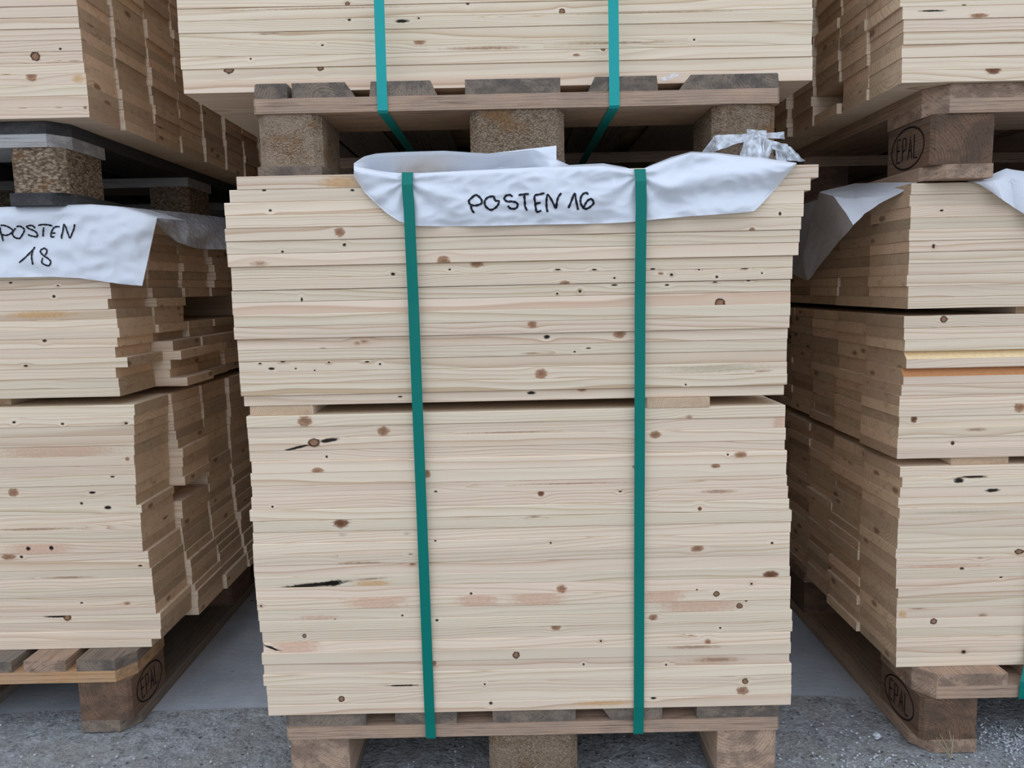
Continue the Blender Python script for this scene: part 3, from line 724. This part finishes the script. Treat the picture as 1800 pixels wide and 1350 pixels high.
# ---------------------------------------------------------------- spacer battens in the gaps
def batten(px0, px1, py, Y, gap, y1, label, seed):
    rng = random.Random(seed); a = atY(px0, py, Y); b = atY(px1, py, Y); G = Geo()
    c = Vector(((a.x + b.x) / 2, (Y + y1) / 2, gap[0] + 0.0003))
    add_prism(G, rect(a.x, b.x, Y + 0.004, y1), gap[0] + 0.0003, gap[1] - 0.0003, rng, 'y', par=(1.0, 0.6, 0.0028), pi=(3, rng.uniform(-.01, .01), rng.choice((-1, 1)) * 0.018, 0), off=c)
    tag(G.build('spacer_batten', M['spruce'], loc=c), label, 'batten', 'spacer battens between bundles')
batten(438, 549, 723, YB + 0.001, GAP_MID, 2.26, 'spruce spacer batten at the left of the middle stack gap', 1)
batten(1139, 1249, 711, YB - 0.006, GAP_MID, 2.26, 'spruce spacer batten beside the right green strap', 2)
batten(-90, 17, 705, YL + 0.03, GAP_L, 2.38, 'spacer batten in the left lower stack gap', 3)
batten(1674, 1775, 813, YR + 0.004, GAP_R1, 2.24, 'stained spacer batten in the lower gap of the right stack', 4)
batten(1788, 1900, 549, YR + 0.02, GAP_R2, 2.24, 'spacer batten in the upper gap of the right stack', 5)

# ---------------------------------------------------------------- pallets
def dx(pa, pb, y, Y): return (atY(pa, y, Y).x, atY(pb, y, Y).x)
YP = 1.156; xp = 0.0221
dk = [dx(*q, 1268 - (q[0] - 900) * 0.0105, YP) for q in ((505, 643), (695, 803), (866, 1012), (1058, 1165), (1225, 1371))]
dk[0] = (xp - 0.4, dk[0][1]); dk[-1] = (dk[-1][0], xp + 0.4)
pallet('worn pallet on the ground under the middle lower stack', xp - 0.4, YP, 0.0, dk, 3, ['pallet_grey'], 'pallet_tan', ('pallet_tan', 'chip', 'pallet_tan'), cut=0.004, slants={3: (0, 0, 0.016, 0.002)})
xu = 0.0161
du = [dx(*q, 142 - (q[0] - 900) * 0.019, YU) for q in ((441, 503), (512, 622), (648, 768), (817, 985), (1033, 1157), (1196, 1374))]
du[0] = (xu - 0.4, du[0][1]); du[-1] = (du[-1][0], xu + 0.4)
pallet('weathered pallet with chip blocks carrying the middle upper stack', xu - 0.4, YU, ZU, du, 4, ['pallet_grey'], 'pallet_tan', ('chip', 'chip', 'chip'), cut=0.004, slants={1: (0, 0.014, 0, 0), 2: (0.003, 0.010, 0, 0), 4: (0.011, 0.002, 0, 0), 5: (0.016, 0.002, 0, 0), 0: (0.003, 0, 0, 0)})
xl1 = -0.731; x0 = xl1 - 0.8
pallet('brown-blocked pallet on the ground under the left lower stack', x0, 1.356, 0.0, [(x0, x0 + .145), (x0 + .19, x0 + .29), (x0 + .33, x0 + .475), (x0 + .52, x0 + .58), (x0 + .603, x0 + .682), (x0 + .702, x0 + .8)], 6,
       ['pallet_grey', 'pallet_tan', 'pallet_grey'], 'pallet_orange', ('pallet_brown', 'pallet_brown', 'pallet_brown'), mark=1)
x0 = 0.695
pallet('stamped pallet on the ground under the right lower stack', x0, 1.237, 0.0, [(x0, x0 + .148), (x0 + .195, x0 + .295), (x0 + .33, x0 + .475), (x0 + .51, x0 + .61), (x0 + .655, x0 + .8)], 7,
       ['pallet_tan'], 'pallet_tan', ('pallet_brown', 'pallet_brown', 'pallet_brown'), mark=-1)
x0 = -0.779 - 0.8
pallet('dark pallet with chip blocks carrying the left upper stack', x0, 1.378, ZUL, [(x0, x0 + .145), (x0 + .19, x0 + .29), (x0 + .33, x0 + .475), (x0 + .51, x0 + .61), (x0 + .655, x0 + .8)], 8,
       ['pallet_dark', 'pallet_dark', 'pallet_dark', 'pallet_dark', 'pallet_dark'], 'pallet_pale', ('chip', 'chip', 'chip'), chip_scale=1.0)
x0 = 0.668
pallet('stamped pallet carrying the right upper stack', x0, 1.236, ZUR, [(x0, x0 + .165), (x0 + .195, x0 + .295), (x0 + .33, x0 + .475), (x0 + .51, x0 + .61), (x0 + .655, x0 + .8)], 9,
       ['pallet_tan'], 'pallet_tan', ('pallet_brown', 'pallet_brown', 'pallet_brown'), mark=-1)

# ================================================================== STRAPS
def strap(path, wdt, label, mat='strap'):
    v, f = [], []; th = 0.0009
    for i, q in enumerate(path):
        q = Vector(q); a = Vector(path[max(i - 1, 0)]); b = Vector(path[min(i + 1, len(path) - 1)])
        t = (b - a).normalized(); nr = t.cross(Vector((1, 0, 0))).normalized()
        for s in (-1, 1):
            for k in (-1, 1): v.append(tuple(q + Vector((s * wdt / 2, 0, 0)) + nr * (k * th / 2)))
    for i in range(len(path) - 1):
        a, b = i * 4, i * 4 + 4
        for p, q in ((0, 1), (1, 3), (3, 2), (2, 0)): f.append((a + p, b + p, b + q, a + q))
    f += [(0, 1, 3, 2), tuple(len(v) - 4 + k for k in (0, 2, 3, 1))]
    c = v[0]
    tag(mesh_obj('strap', v, f, M[mat], loc=c), label, 'strap', 'green straps round the stacks')
TOPZ = MIDTOP
for X, px, lab in ((-0.1435, 712, 'teal green strap left of the handwriting on the middle lower stack'), (0.1925, 1121, 'teal green strap right of the handwriting on the middle lower stack')):
    zt_ = atY(px, 303 if px < 900 else 297, 1.128).z
    strap([(X - 0.002, 2.20, TOPZ + 0.0008), (X - 0.002, 1.20, TOPZ + 0.0012), (X - 0.002, 1.155, zt_ - 0.002), (X - 0.001, 1.1305, zt_), (X - 0.001, 1.1240, zt_ - 0.018), (X, 1.1262, zt_ - 0.05), (X, 1.136, 0.80), (X, 1.1488, 0.148), (X, 1.1520, 0.125),
           (X, 1.1532, 0.1005), (X, 1.1555, 0.0978), (X, 1.165, 0.0985), (X, 2.3, 0.0985)], 0.0160, lab)
for X, lab in ((-0.187, 'teal strap, sky sheen painted in, on the left of the middle upper stack'), (0.164, 'teal strap, sky sheen painted in, on the right of the middle upper stack')):
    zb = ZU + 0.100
    strap([(X, 2.3, zb - 0.0012), (X, 1.36, zb - 0.0012), (X, 1.225, zb - 0.0012), (X, 1.203, zb - 0.0018), (X, 1.1978, zb + 0.001), (X, 1.1975, zb + 0.022), (X, 1.1985, zb + 0.05), (X, 1.2475, zt + 0.82), (X, 1.26, zt + 0.84)], 0.0155, lab, 'strap_skylit')
Xs = atY(1801, 1200, 1.233).x
strap([(Xs, 2.3, 0.0985), (Xs, 1.245, 0.0985), (Xs, 1.2345, 0.0985), (Xs, 1.2335, 0.104), (Xs, 1.2335, 0.13), (Xs + 0.025, 1.259, 0.16), (Xs + 0.03, 1.2605, 0.9765), (Xs + 0.03, 1.266, 0.9782), (Xs + 0.03, 2.2, 0.9782)], 0.0155, 'green strap at the right edge on the right lower stack')

# ================================================================== PLASTIC SHEETS
def spline(pts, n=6):
    out = []
    for i in range(len(pts) - 1):
        p0 = pts[max(i - 1, 0)]; p1 = pts[i]; p2 = pts[i + 1]; p3 = pts[min(i + 2, len(pts) - 1)]
        for k in range(n):
            t = k / n
            out.append(tuple(0.5 * (2 * p1[d] + (p2[d] - p0[d]) * t + (2 * p0[d] - 5 * p1[d] + 4 * p2[d] - p3[d]) * t * t + (3 * p1[d] - p0[d] - 3 * p2[d] + p3[d]) * t ** 3) for d in range(2)))
    return out + [tuple(pts[-1])]
def ink(strokes, org, scale, surf, wdt, parent, name='handwriting'):
    v, f = [], []
    for st in strokes:
        pts = [(org[0] + a / scale, org[1] + b / scale) for a, b in spline(st, 5)]
        base = len(v); n = len(pts)
        for i, q in enumerate(pts):
            a = pts[max(i - 1, 0)]; b = pts[min(i + 1, n - 1)]
            tx, ty = b[0] - a[0], b[1] - a[1]; ln = math.hypot(tx, ty) or 1
            w = wdt * (0.8 + 0.35 * math.sin(i * 0.45 + len(v)) ** 2)
            for s in (-1, 1):
                X, Y = q[0] - s * ty / ln * w / 2, q[1] + s * tx / ln * w / 2
                v.append(tuple(atY(X, Y, surf(X, Y) - 0.0009)))
        f += [(base + 2 * i, base + 2 * i + 2, base + 2 * i + 3, base + 2 * i + 1) for i in range(n - 1)]
    o = mesh_obj(name, v, f, M['ink'], parent); o['label'] = 'black marker handwriting'
    return o

# ---- middle sheet
cx = [622, 640, 660, 680, 700, 712, 730, 780, 860, 940, 1000, 1060, 1100, 1121, 1140, 1180, 1215, 1260, 1300, 1326, 1340, 1365, 1400]
cb = [310, 337, 357, 375, 388, 393, 397, 398, 397, 395, 394, 393, 391, 389, 387, 383, 380, 377, 374, 371, 357, 330, 288.5]
ct = [290, 295, 299, 302, 304, 305, 304.5, 302, 298, 294, 293, 291, 295, 299.5, 293, 279, 269, 271, 275, 277, 278, 282, 286.5]
c2 = [287, 275, 270, 268.5, 267.5, 267, 266.5, 265, 270, 263, 290, 287, 294, 302, 292, 276, 266.5, 268.5, 273, 275.5, 276.5, 281, 286]
def g_(x, c, s): return math.exp(-((x - c) / s) ** 2)
def surf_mid(px, py):
    t = interp(px, cx, ct); b = interp(px, cx, cb); q = min(max((py - t) / max(b - t, 1), 0), 1)
    pin = (1 - g_(px, 712, 34)) * (1 - g_(px, 1121, 34))
    bul = 0.009 * pin * math.sin(math.pi * min(1, 0.15 + q * 0.9)) ** 0.7
    fold = 0.0
    for c0, y0 in ((712, 318), (1121, 308)):
        dx_, dy_ = px - c0, py - y0; ang = math.atan2(dy_, abs(dx_) + 1e-3); rad = math.hypot(dx_, dy_)
        fold += 0.0065 * math.sin(ang * 9 + (1 if dx_ > 0 else 0)) * math.exp(-rad / 85.0) * (1 - math.exp(-rad / 12.0))
    if px > 1135: fold += 0.0070 * math.sin((py - 280) * 0.10 + (px - 1135) * 0.012) * min(1, (px - 1135) / 40)
    fold += 0.0035 * noise.noise((px * 0.016, py * 0.03, 1.7)) + 0.0048 * abs(noise.noise((px * 0.030 + py * 0.025, py * 0.050 - px * 0.008, 5.0)))
    return 1.1325 - bul + fold * (0.4 + 0.6 * pin)
def build_mid_sheet():
    xs = [622 + (1400 - 622) * i / 220 for i in range(221)]
    rows = []
    for r_ in range(31):
        q = r_ / 30; row = []
        for x in xs:
            b, t = interp(x, cx, cb), interp(x, cx, ct); y = b + (t - b) * q
            Y = surf_mid(x, y)
            if q > 0.93: Y += 0.004 * (q - 0.93) / 0.07
            row.append(atY(x, y, Y))
        rows.append(row)
    for r_ in range(1, 11):                       # over the edge and back
        q = r_ / 10; row = []
        for x in xs:
            t, s2 = interp(x, cx, ct), interp(x, cx, c2)
            wl = interp(x, [622, 650, 930, 985], [0.3, 1.0, 1.0, 0.0]); Yr = surf_mid(x, t) + 0.004
            if q <= 0.4: ya = t + 9.0 * q / 0.4; Ya = Yr + (1.186 - Yr) * q / 0.4
            else: ya = (t + 9.0) + (s2 - t - 9.0) * (q - 0.4) / 0.6; Ya = 1.186 - 0.040 * (q - 0.4) / 0.6
            yb2 = t + (s2 - t) * max(0, (q - 0.15) / 0.85); Yb2 = Yr + 0.042 * q
            nn = 0.007 * noise.noise((x * 0.022, q * 3, 9.0)) + 0.004 * noise.noise((x * 0.07, q * 5, 3.0))
            y = ya * wl + yb2 * (1 - wl); Yv = Ya * wl + Yb2 * (1 - wl) + nn * math.sin(math.pi * min(1, q + 0.1))
            row.append(atY(x, y, min(Yv, 1.190)))
        rows.append(row)
    last = rows[-1]
    for q in (0.33, 0.66, 1.0):                   # lying back down on the boards
        row = []
        for i, x in enumerate(xs):
            a = last[i]; zz_ = a.z + (TOPZ + 0.0035 - a.z) * q
            row.append(Vector((a.x, min(a.y + 0.045 * q, 1.197), max(zz_ if q > 0.5 else a.z + 0.001, TOPZ + 0.0035))))
        rows.append(row)
    v, f = grid_mesh('plastic_sheet', rows, None)
    o = mesh_obj('plastic_sheet', v, f, M['sheet'], smooth=True)
    # torn flap standing up before the middle block
    fl = [[atY(x, interp(x, [850, 978], [271, 256]) * (1 - q) + interp(x, [850, 978], [297, 294]) * q, 1.188 - 0.012 * q + 0.003 * noise.noise((x * .03, q * 3, 0))) for x in np.linspace(850, 978, 20)] for q in np.linspace(0, 1, 7)]
    fv, ff = grid_mesh('flap', fl, None)
    fo = mesh_obj('torn_flap', fv, ff, M['sheet'], o, smooth=True)
    tag(o, 'white plastic sheet under the straps, lettered POSTEN 16', 'plastic sheet', 'white plastic sheets on the lower stacks')
    S = [[(185, 160), (110, 225), (105, 260), (130, 290), (200, 295), (260, 270), (262, 225), (225, 180), (185, 160)], [(125, 290), (140, 350), (170, 392)],
         [(420, 180), (350, 190), (305, 235), (310, 300), (375, 352), (440, 325), (475, 280), (480, 240), (440, 235), (425, 205), (420, 180)],
         [(655, 185), (620, 162), (570, 175), (552, 215), (590, 245), (650, 245), (710, 265), (718, 305), (690, 335), (630, 335), (595, 300)],
         [(730, 165), (790, 155), (862, 150)], [(802, 160), (810, 240), (815, 310), (840, 362)],
         [(1060, 140), (1000, 155), (935, 175), (940, 260), (950, 330), (962, 378), (1020, 360)], [(945, 275), (1010, 260)],
         [(1098, 380), (1085, 310), (1085, 230), (1100, 160), (1150, 230), (1203, 330), (1215, 260), (1235, 190), (1272, 140)],
         [(1362, 330), (1400, 240), (1440, 145), (1460, 240), (1485, 352)],
         [(1615, 155), (1580, 135), (1535, 165), (1515, 220), (1520, 270), (1545, 320), (1580, 340), (1630, 320), (1680, 270), (1665, 225), (1640, 215), (1600, 240), (1570, 290), (1555, 320)]]
    ink(S, (810, 320), 7.2, surf_mid, 3.8, o)
build_mid_sheet()

# ---- left sheet
ltx, lty = [-430, 0, 100, 160, 205, 240, 276], [376, 364, 361, 359, 362.5, 372, 383]
lbx, lby = [-415, 0, 95, 140, 180, 215, 250], [499, 488, 486.5, 489, 494.5, 499.5, 502.5]
def surf_left(px, py):
    f_ = 0.0045 * noise.noise((px * 0.012 + py * 0.02, py * 0.016 - px * 0.010, 3.3)) + 0.006 * abs(noise.noise((px * 0.022 + py * 0.018, py * 0.03 - px * 0.012, 2.0))) + 0.004 * math.sin((px * 0.55 + py) * 0.045) * math.exp(-((py - 425) / 60) ** 2)
    f_ += 0.0015 * noise.noise((px * 0.05, py * 0.06, 8.0))
    return 1.3875 + f_ + (0.010 * max(0, (px - 225) / 50) ** 2)
def build_left_sheet():
    rows = []
    for r_ in range(29):
        q = r_ / 28; row = []
        for i in range(101):
            s = i / 100 * 6; k = min(int(s), 5); w = s - k
            tx, ty = ltx[k] + (ltx[k + 1] - ltx[k]) * w, lty[k] + (lty[k + 1] - lty[k]) * w
            bx, by = lbx[k] + (lbx[k + 1] - lbx[k]) * w, lby[k] + (lby[k + 1] - lby[k]) * w
            x, y = bx + (tx - bx) * q, by + (ty - by) * q
            row.append(atY(x, y, surf_left(x, y) + (0.008 * max(0, (q - 0.9) / 0.1))))
        rows.append(row)
    for q in (0.3, 0.65, 1.0):
        row = []
        for i in range(101):
            a = rows[28][i]; flat = max(0.0, min(1.0, (a.x + 0.74) / -0.02)) if a.x < -0.72 else 0
            row.append(Vector((a.x, a.y + 0.12 * q, a.z + (LEFTTOP + 0.0012 - a.z) * min(1, q * 1.4) if a.x < -0.735 else a.z + 0.006 * q)))
        rows.append(row)
    v, f = grid_mesh('s', rows, None)
    # draped over the side, running back
    tp = [(212, 362.5), (262, 368), (310, 372.5), (360, 378), (410, 385), (452, 391)]
    bt = [(274, 384), (284, 404), (312, 426), (348, 437.5), (405, 439), (452, 436)]
    rows2 = []
    for r_ in range(13):
        q = r_ / 12; row = []
        for i in range(61):
            s = i / 60 * 5; k = min(int(s), 4); w = s - k
            tx, ty = tp[k][0] + (tp[k + 1][0] - tp[k][0]) * w, tp[k][1] + (tp[k + 1][1] - tp[k][1]) * w
            bx, by = bt[k][0] + (bt[k + 1][0] - bt[k][0]) * w, bt[k][1] + (bt[k + 1][1] - bt[k][1]) * w
            x, y = tx + (bx - tx) * q, ty + (by - ty) * q
            X = -0.722 + 0.050 * math.sin(q * 1.5) + 0.006 * noise.noise((s * 2, q * 3, 1.0)) + 0.004 * math.sin(s * 4 + q * 5)
            row.append(atX(x, y, X))
        rows2.append(row)
    v2, f2 = grid_mesh('s', rows2, None)
    o = mesh_obj('plastic_sheet', v, f, M['sheet'], smooth=True)
    mesh_obj('side_drape', v2, f2, M['thin'], o, smooth=True)['label'] = 'thin translucent drape'
    tag(o, 'white plastic sheet on the left lower stack, lettered POSTEN 18', 'plastic sheet', 'white plastic sheets on the lower stacks')
    S = [[(10, 210), (70, 205), (170, 235), (260, 290), (290, 335), (240, 390), (150, 430), (60, 420), (10, 400)], [(5, 250), (5, 330), (35, 420), (70, 565)],
         [(370, 245), (420, 225), (500, 250), (550, 310), (520, 390), (455, 490), (390, 500), (320, 470), (280, 400), (300, 340), (350, 270)],
         [(790, 270), (740, 220), (680, 210), (600, 235), (650, 280), (750, 320), (830, 380), (835, 465), (740, 450), (680, 440), (630, 410)],
         [(860, 210), (950, 190), (1080, 195), (1180, 220)], [(985, 250), (975, 350), (970, 460)],
         [(1345, 235), (1250, 240), (1200, 280), (1165, 350), (1150, 420), (1160, 470), (1230, 460)], [(1165, 385), (1250, 380)],
         [(1405, 500), (1385, 470), (1420, 330), (1440, 190), (1480, 240), (1530, 380), (1580, 490), (1630, 380), (1670, 280), (1685, 180)],
         [(430, 1050), (560, 940), (700, 800), (760, 740), (785, 690)], [(740, 790), (715, 870), (715, 960), (740, 1095)],
         [(1060, 770), (1010, 725), (940, 750), (910, 800), (950, 860), (1010, 910), (1090, 960), (1145, 1030), (1120, 1100), (1080, 1120), (1000, 1090), (945, 1050), (960, 940)], [(1060, 770), (1050, 830), (1015, 880)]]
    ink(S, (0, 380), 12.857, surf_left, 2.9, o)
build_left_sheet()

# ---- right sheet: folded corner on the side, second corner hanging on the front
def build_right_sheet():
    V = [atX(1440, 337, 0.600), atX(1503, 322, 0.665), atX(1612, 321, 0.668), atX(1580, 341, 0.648), atX(1545, 358, 0.622), atX(1520, 376, 0.598), atX(1501, 396, 0.575),
         atX(1480, 366, 0.575), atX(1465, 345, 0.578), atX(1500, 350, 0.605),
         atX(1475, 424, 0.612), atX(1450, 455, 0.618), atX(1421, 493, 0.628), atX(1411, 462, 0.632), atX(1414, 440, 0.632), atX(1426, 390, 0.632), atX(1450, 405, 0.622), atX(1436, 450, 0.630),
         atX(1436, 352, 0.655), atX(1400, 362, 0.655), atX(1388, 480, 0.652), atX(1416, 492, 0.640)]
    Fc = [(0, 1, 9, 8), (1, 2, 3, 9), (3, 4, 9), (4, 5, 9), (5, 6, 7, 9), (7, 8, 9), (0, 8, 16, 15), (8, 7, 16), (7, 6, 10, 16), (10, 11, 17, 16), (11, 12, 17), (12, 13, 14, 17), (14, 15, 16, 17),
          (18, 15, 14, 13), (18, 13, 20, 19), (13, 12, 21, 20)]
    b = len(V); fr = 1.2555
    px = [[(1700, 319), (1735, 309), (1770, 296), (1800, 301), (1840, 308)], [(1712, 322), (1745, 318), (1775, 312), (1805, 320), (1845, 330)], [(1722, 326), (1752, 330), (1780, 335), (1812, 348), (1850, 366)], [(1735, 334), (1762, 350), (1785, 366), (1820, 390), (1855, 410)]]
    for i, row in enumerate(px):
        for j, q in enumerate(row): V.append(atY(q[0], q[1], fr - 0.006 * i * (j % 2) - (0.0 if i else -0.012)))
    for i in range(3):
        for j in range(4): Fc.append((b + i * 5 + j, b + i * 5 + j + 1, b + i * 5 + j + 6, b + i * 5 + j + 5))
    c = len(V); zf = RIGHTTOP + 0.0012
    V += [Vector((0.668, 1.30, zf)), Vector((1.45, 1.285, zf)), Vector((1.45, 1.8, zf)), Vector((0.668, 1.8, zf))]
    Fc += [(c, c + 1, c + 2, c + 3)]
    import bmesh
    me = bpy.data.meshes.new('plastic_sheet'); me.from_pydata([tuple(q) for q in V], [], Fc)
    bm = bmesh.new(); bm.from_mesh(me)
    bmesh.ops.subdivide_edges(bm, edges=bm.edges[:], cuts=3, use_grid_fill=True, smooth=0.0)
    for q in bm.verts:
        if abs(q.co.z - zf) > 0.002: q.co += Vector((0.002 * noise.noise(q.co * 40), 0.002 * noise.noise(q.co * 35 + Vector((3, 1, 2))), 0.0015 * noise.noise(q.co * 30 + Vector((7, 1, 2)))))
    bm.to_mesh(me); bm.free()
    me.materials.append(M['sheet'])
    o = link(bpy.data.objects.new('plastic_sheet', me))
    tag(o, 'white plastic sheet with folded corner hanging from the right lower stack', 'plastic sheet', 'white plastic sheets on the lower stacks')
build_right_sheet()

# ---- clear film knotted round the right block of the middle upper pallet
def patch(pts4, nu, nv, Yf, seed, amp):
    (a, b, c, d) = pts4; rows = []
    for i in range(nv + 1):
        row = []
        for j in range(nu + 1):
            u, w = j / nu, i / nv
            x = (a[0] * (1 - u) + b[0] * u) * (1 - w) + (d[0] * (1 - u) + c[0] * u) * w; y = (a[1] * (1 - u) + b[1] * u) * (1 - w) + (d[1] * (1 - u) + c[1] * u) * w
            x += 1.5 * noise.noise((x * .1, y * .1, seed)); y += 1.5 * noise.noise((x * .1, y * .1, seed + 5))
            row.append(atY(x, y, Yf(u, w) + amp * noise.noise((u * 5, w * 4, seed)) + amp * 0.6 * math.sin(u * 14 + seed)))
        rows.append(row)
    return grid_mesh('p', rows, None)
def build_film():
    v, f = [], []
    for pts, nu, nv, Yf, sd, am in (
            (((1256, 238), (1318, 235), (1312, 248), (1262, 264)), 16, 6, lambda u, w: 1.193, 1, 0.001),
            (((1256, 240), (1262, 264), (1240, 276), (1230, 272)), 8, 6, lambda u, w: 1.196 + 0.02 * w, 2, 0.001),
            (((1330, 234), (1379, 232), (1379, 244), (1336, 243)), 12, 5, lambda u, w: 1.193, 3, 0.001),
            (((1312, 226), (1348, 230), (1346, 244), (1314, 240)), 14, 8, lambda u, w: 1.186 - 0.008 * math.sin(u * 3.1) , 4, 0.004),
            (((1312, 236), (1338, 236), (1340, 286), (1297, 284)), 22, 14, lambda u, w: 1.184 - 0.012 * math.sin(w * 2.4), 5, 0.005),
            (((1335, 240), (1362, 250), (1348, 286), (1330, 286)), 18, 12, lambda u, w: 1.182 - 0.010 * w, 6, 0.005),
            (((1345, 244), (1384, 254), (1388, 268), (1352, 262)), 16, 6, lambda u, w: 1.180 - 0.01 * u, 7, 0.004),
            (((1372, 254), (1390, 258), (1416, 285), (1384, 282)), 14, 8, lambda u, w: 1.172 - 0.008 * w, 8, 0.004),
            (((1362, 262), (1378, 264), (1384, 286), (1366, 287)), 10, 8, lambda u, w: 1.178 - 0.01 * w, 9, 0.004)):
        a, b = patch(pts, nu, nv, Yf, sd, am); k = len(v); v += a; f += [tuple(k + i for i in q) for q in b]
    tag(mesh_obj('film_knot', v, f, M['clear'], smooth=True), 'clear stretch film knotted round the right chip block of the upper pallet', 'film')
    a, b = patch(((1158, 137), (1195, 127), (1192, 134), (1165, 143)), 10, 4, lambda u, w: 1.222, 3, 0.002)
    tag(mesh_obj('film_scrap', a, b, M['clear'], smooth=True), 'scrap of clear film caught between two upper deck boards', 'film')
build_film()

# ================================================================== small things on the ground
def lump(rng, c, r, v, f):
    base = len(v); ph = rng.uniform(0, 6); rings_ = ((-0.5, 0.75), (0.25, 1.0), (0.8, 0.55))
    for (zz_, rr_) in rings_:
        for k in range(5):
            t = ph + k * math.tau / 5 + zz_; q = r * rr_ * rng.uniform(0.75, 1.15)
            v.append((c[0] + q * math.cos(t), c[1] + q * math.sin(t) * 0.85, c[2] + max(zz_, -0.5) * r * 0.8))
    for i in range(2):
        for k in range(5):
            l = (k + 1) % 5; f.append((base + i * 5 + k, base + i * 5 + l, base + i * 5 + 5 + l, base + i * 5 + 5 + k))
    f.append(tuple(base + 10 + k for k in range(5)))
def build_debris():
    rng = random.Random(2); v, f = [], []
    for _ in range(2600):
        x = rng.uniform(-1.3, 1.25); y = min(rng.gauss(1.12, 0.14), 1.5)
        if rng.random() < 0.35: x = rng.gauss(0.62, 0.09); y = rng.gauss(1.14, 0.07)
        if rng.random() < 0.15: x = rng.gauss(0.88, 0.03); y = rng.gauss(1.27, 0.03)
        if (abs(x - 0.022) < 0.405 and y > 1.15 and abs(((x + 0.378) % 0.35) - 0.07) < 0.11) or (x > 0.69 and x < 0.81 and y > 1.23) or (x < -0.72 and x > -0.84 and y > 1.35): continue
        lump(rng, (x, y, -0.001), rng.choice((0.0008, 0.0012, 0.0012, 0.0018, 0.0026)), v, f)
    tag(mesh_obj('gravel', v, f, M['stone']), 'pale grit and crumbs scattered on the rough concrete', 'gravel', kind='stuff')
    for (px, py, r, lab) in ((1540, 1293, 0.0085, 'pale angular stone on the ground beside the stamped right pallet'), (1731, 1285, 0.004, 'tiny cream stone beside the right pallet block')):
        v, f = [], []; c = atZ(px, py, 0.004); lump(random.Random(int(px)), (0, 0, r * 0.4 - 0.004), r, v, f)
        tag(mesh_obj('stone', [(a[0] + c.x, a[1] + c.y, a[2] + c.z) for a in v], f, M['stone'], loc=(c.x, c.y, 0)), lab, 'stone')
    v, f = [], []                                 # dry stems
    root = atZ(1671, 1333, 0.0)
    for tip, mid in (((1652, 1290), (1662, 1308)), ((1668, 1284), (1674, 1306)), ((1676, 1292), (1675, 1312)), ((1645, 1296), (1660, 1316))):
        m_ = atY(*mid, root.y - 0.004); t_ = atY(*tip, root.y - 0.002); pts = [root, root.lerp(m_, .5), m_, m_.lerp(t_, .5), t_]; base = len(v)
        for i, q in enumerate(pts):
            r = 0.0013 * (1 - i * 0.17)
            for k in range(5): v.append((q.x + r * math.cos(k * 1.2566), q.y + r * math.sin(k * 1.2566), q.z))
        for i in range(4):
            for k in range(5): l = (k + 1) % 5; f.append((base + i * 5 + k, base + i * 5 + l, base + i * 5 + 5 + l, base + i * 5 + 5 + k))
    tag(mesh_obj('dry_grass', v, f, M['straw'], loc=tuple(root)), 'dry grass stems leaning on the right pallet block', 'grass')
build_debris()
for o in bpy.data.objects:
    if '_w' in o: del o['_w']
print('single boards', NB[0], 'objects', len(bpy.data.objects))
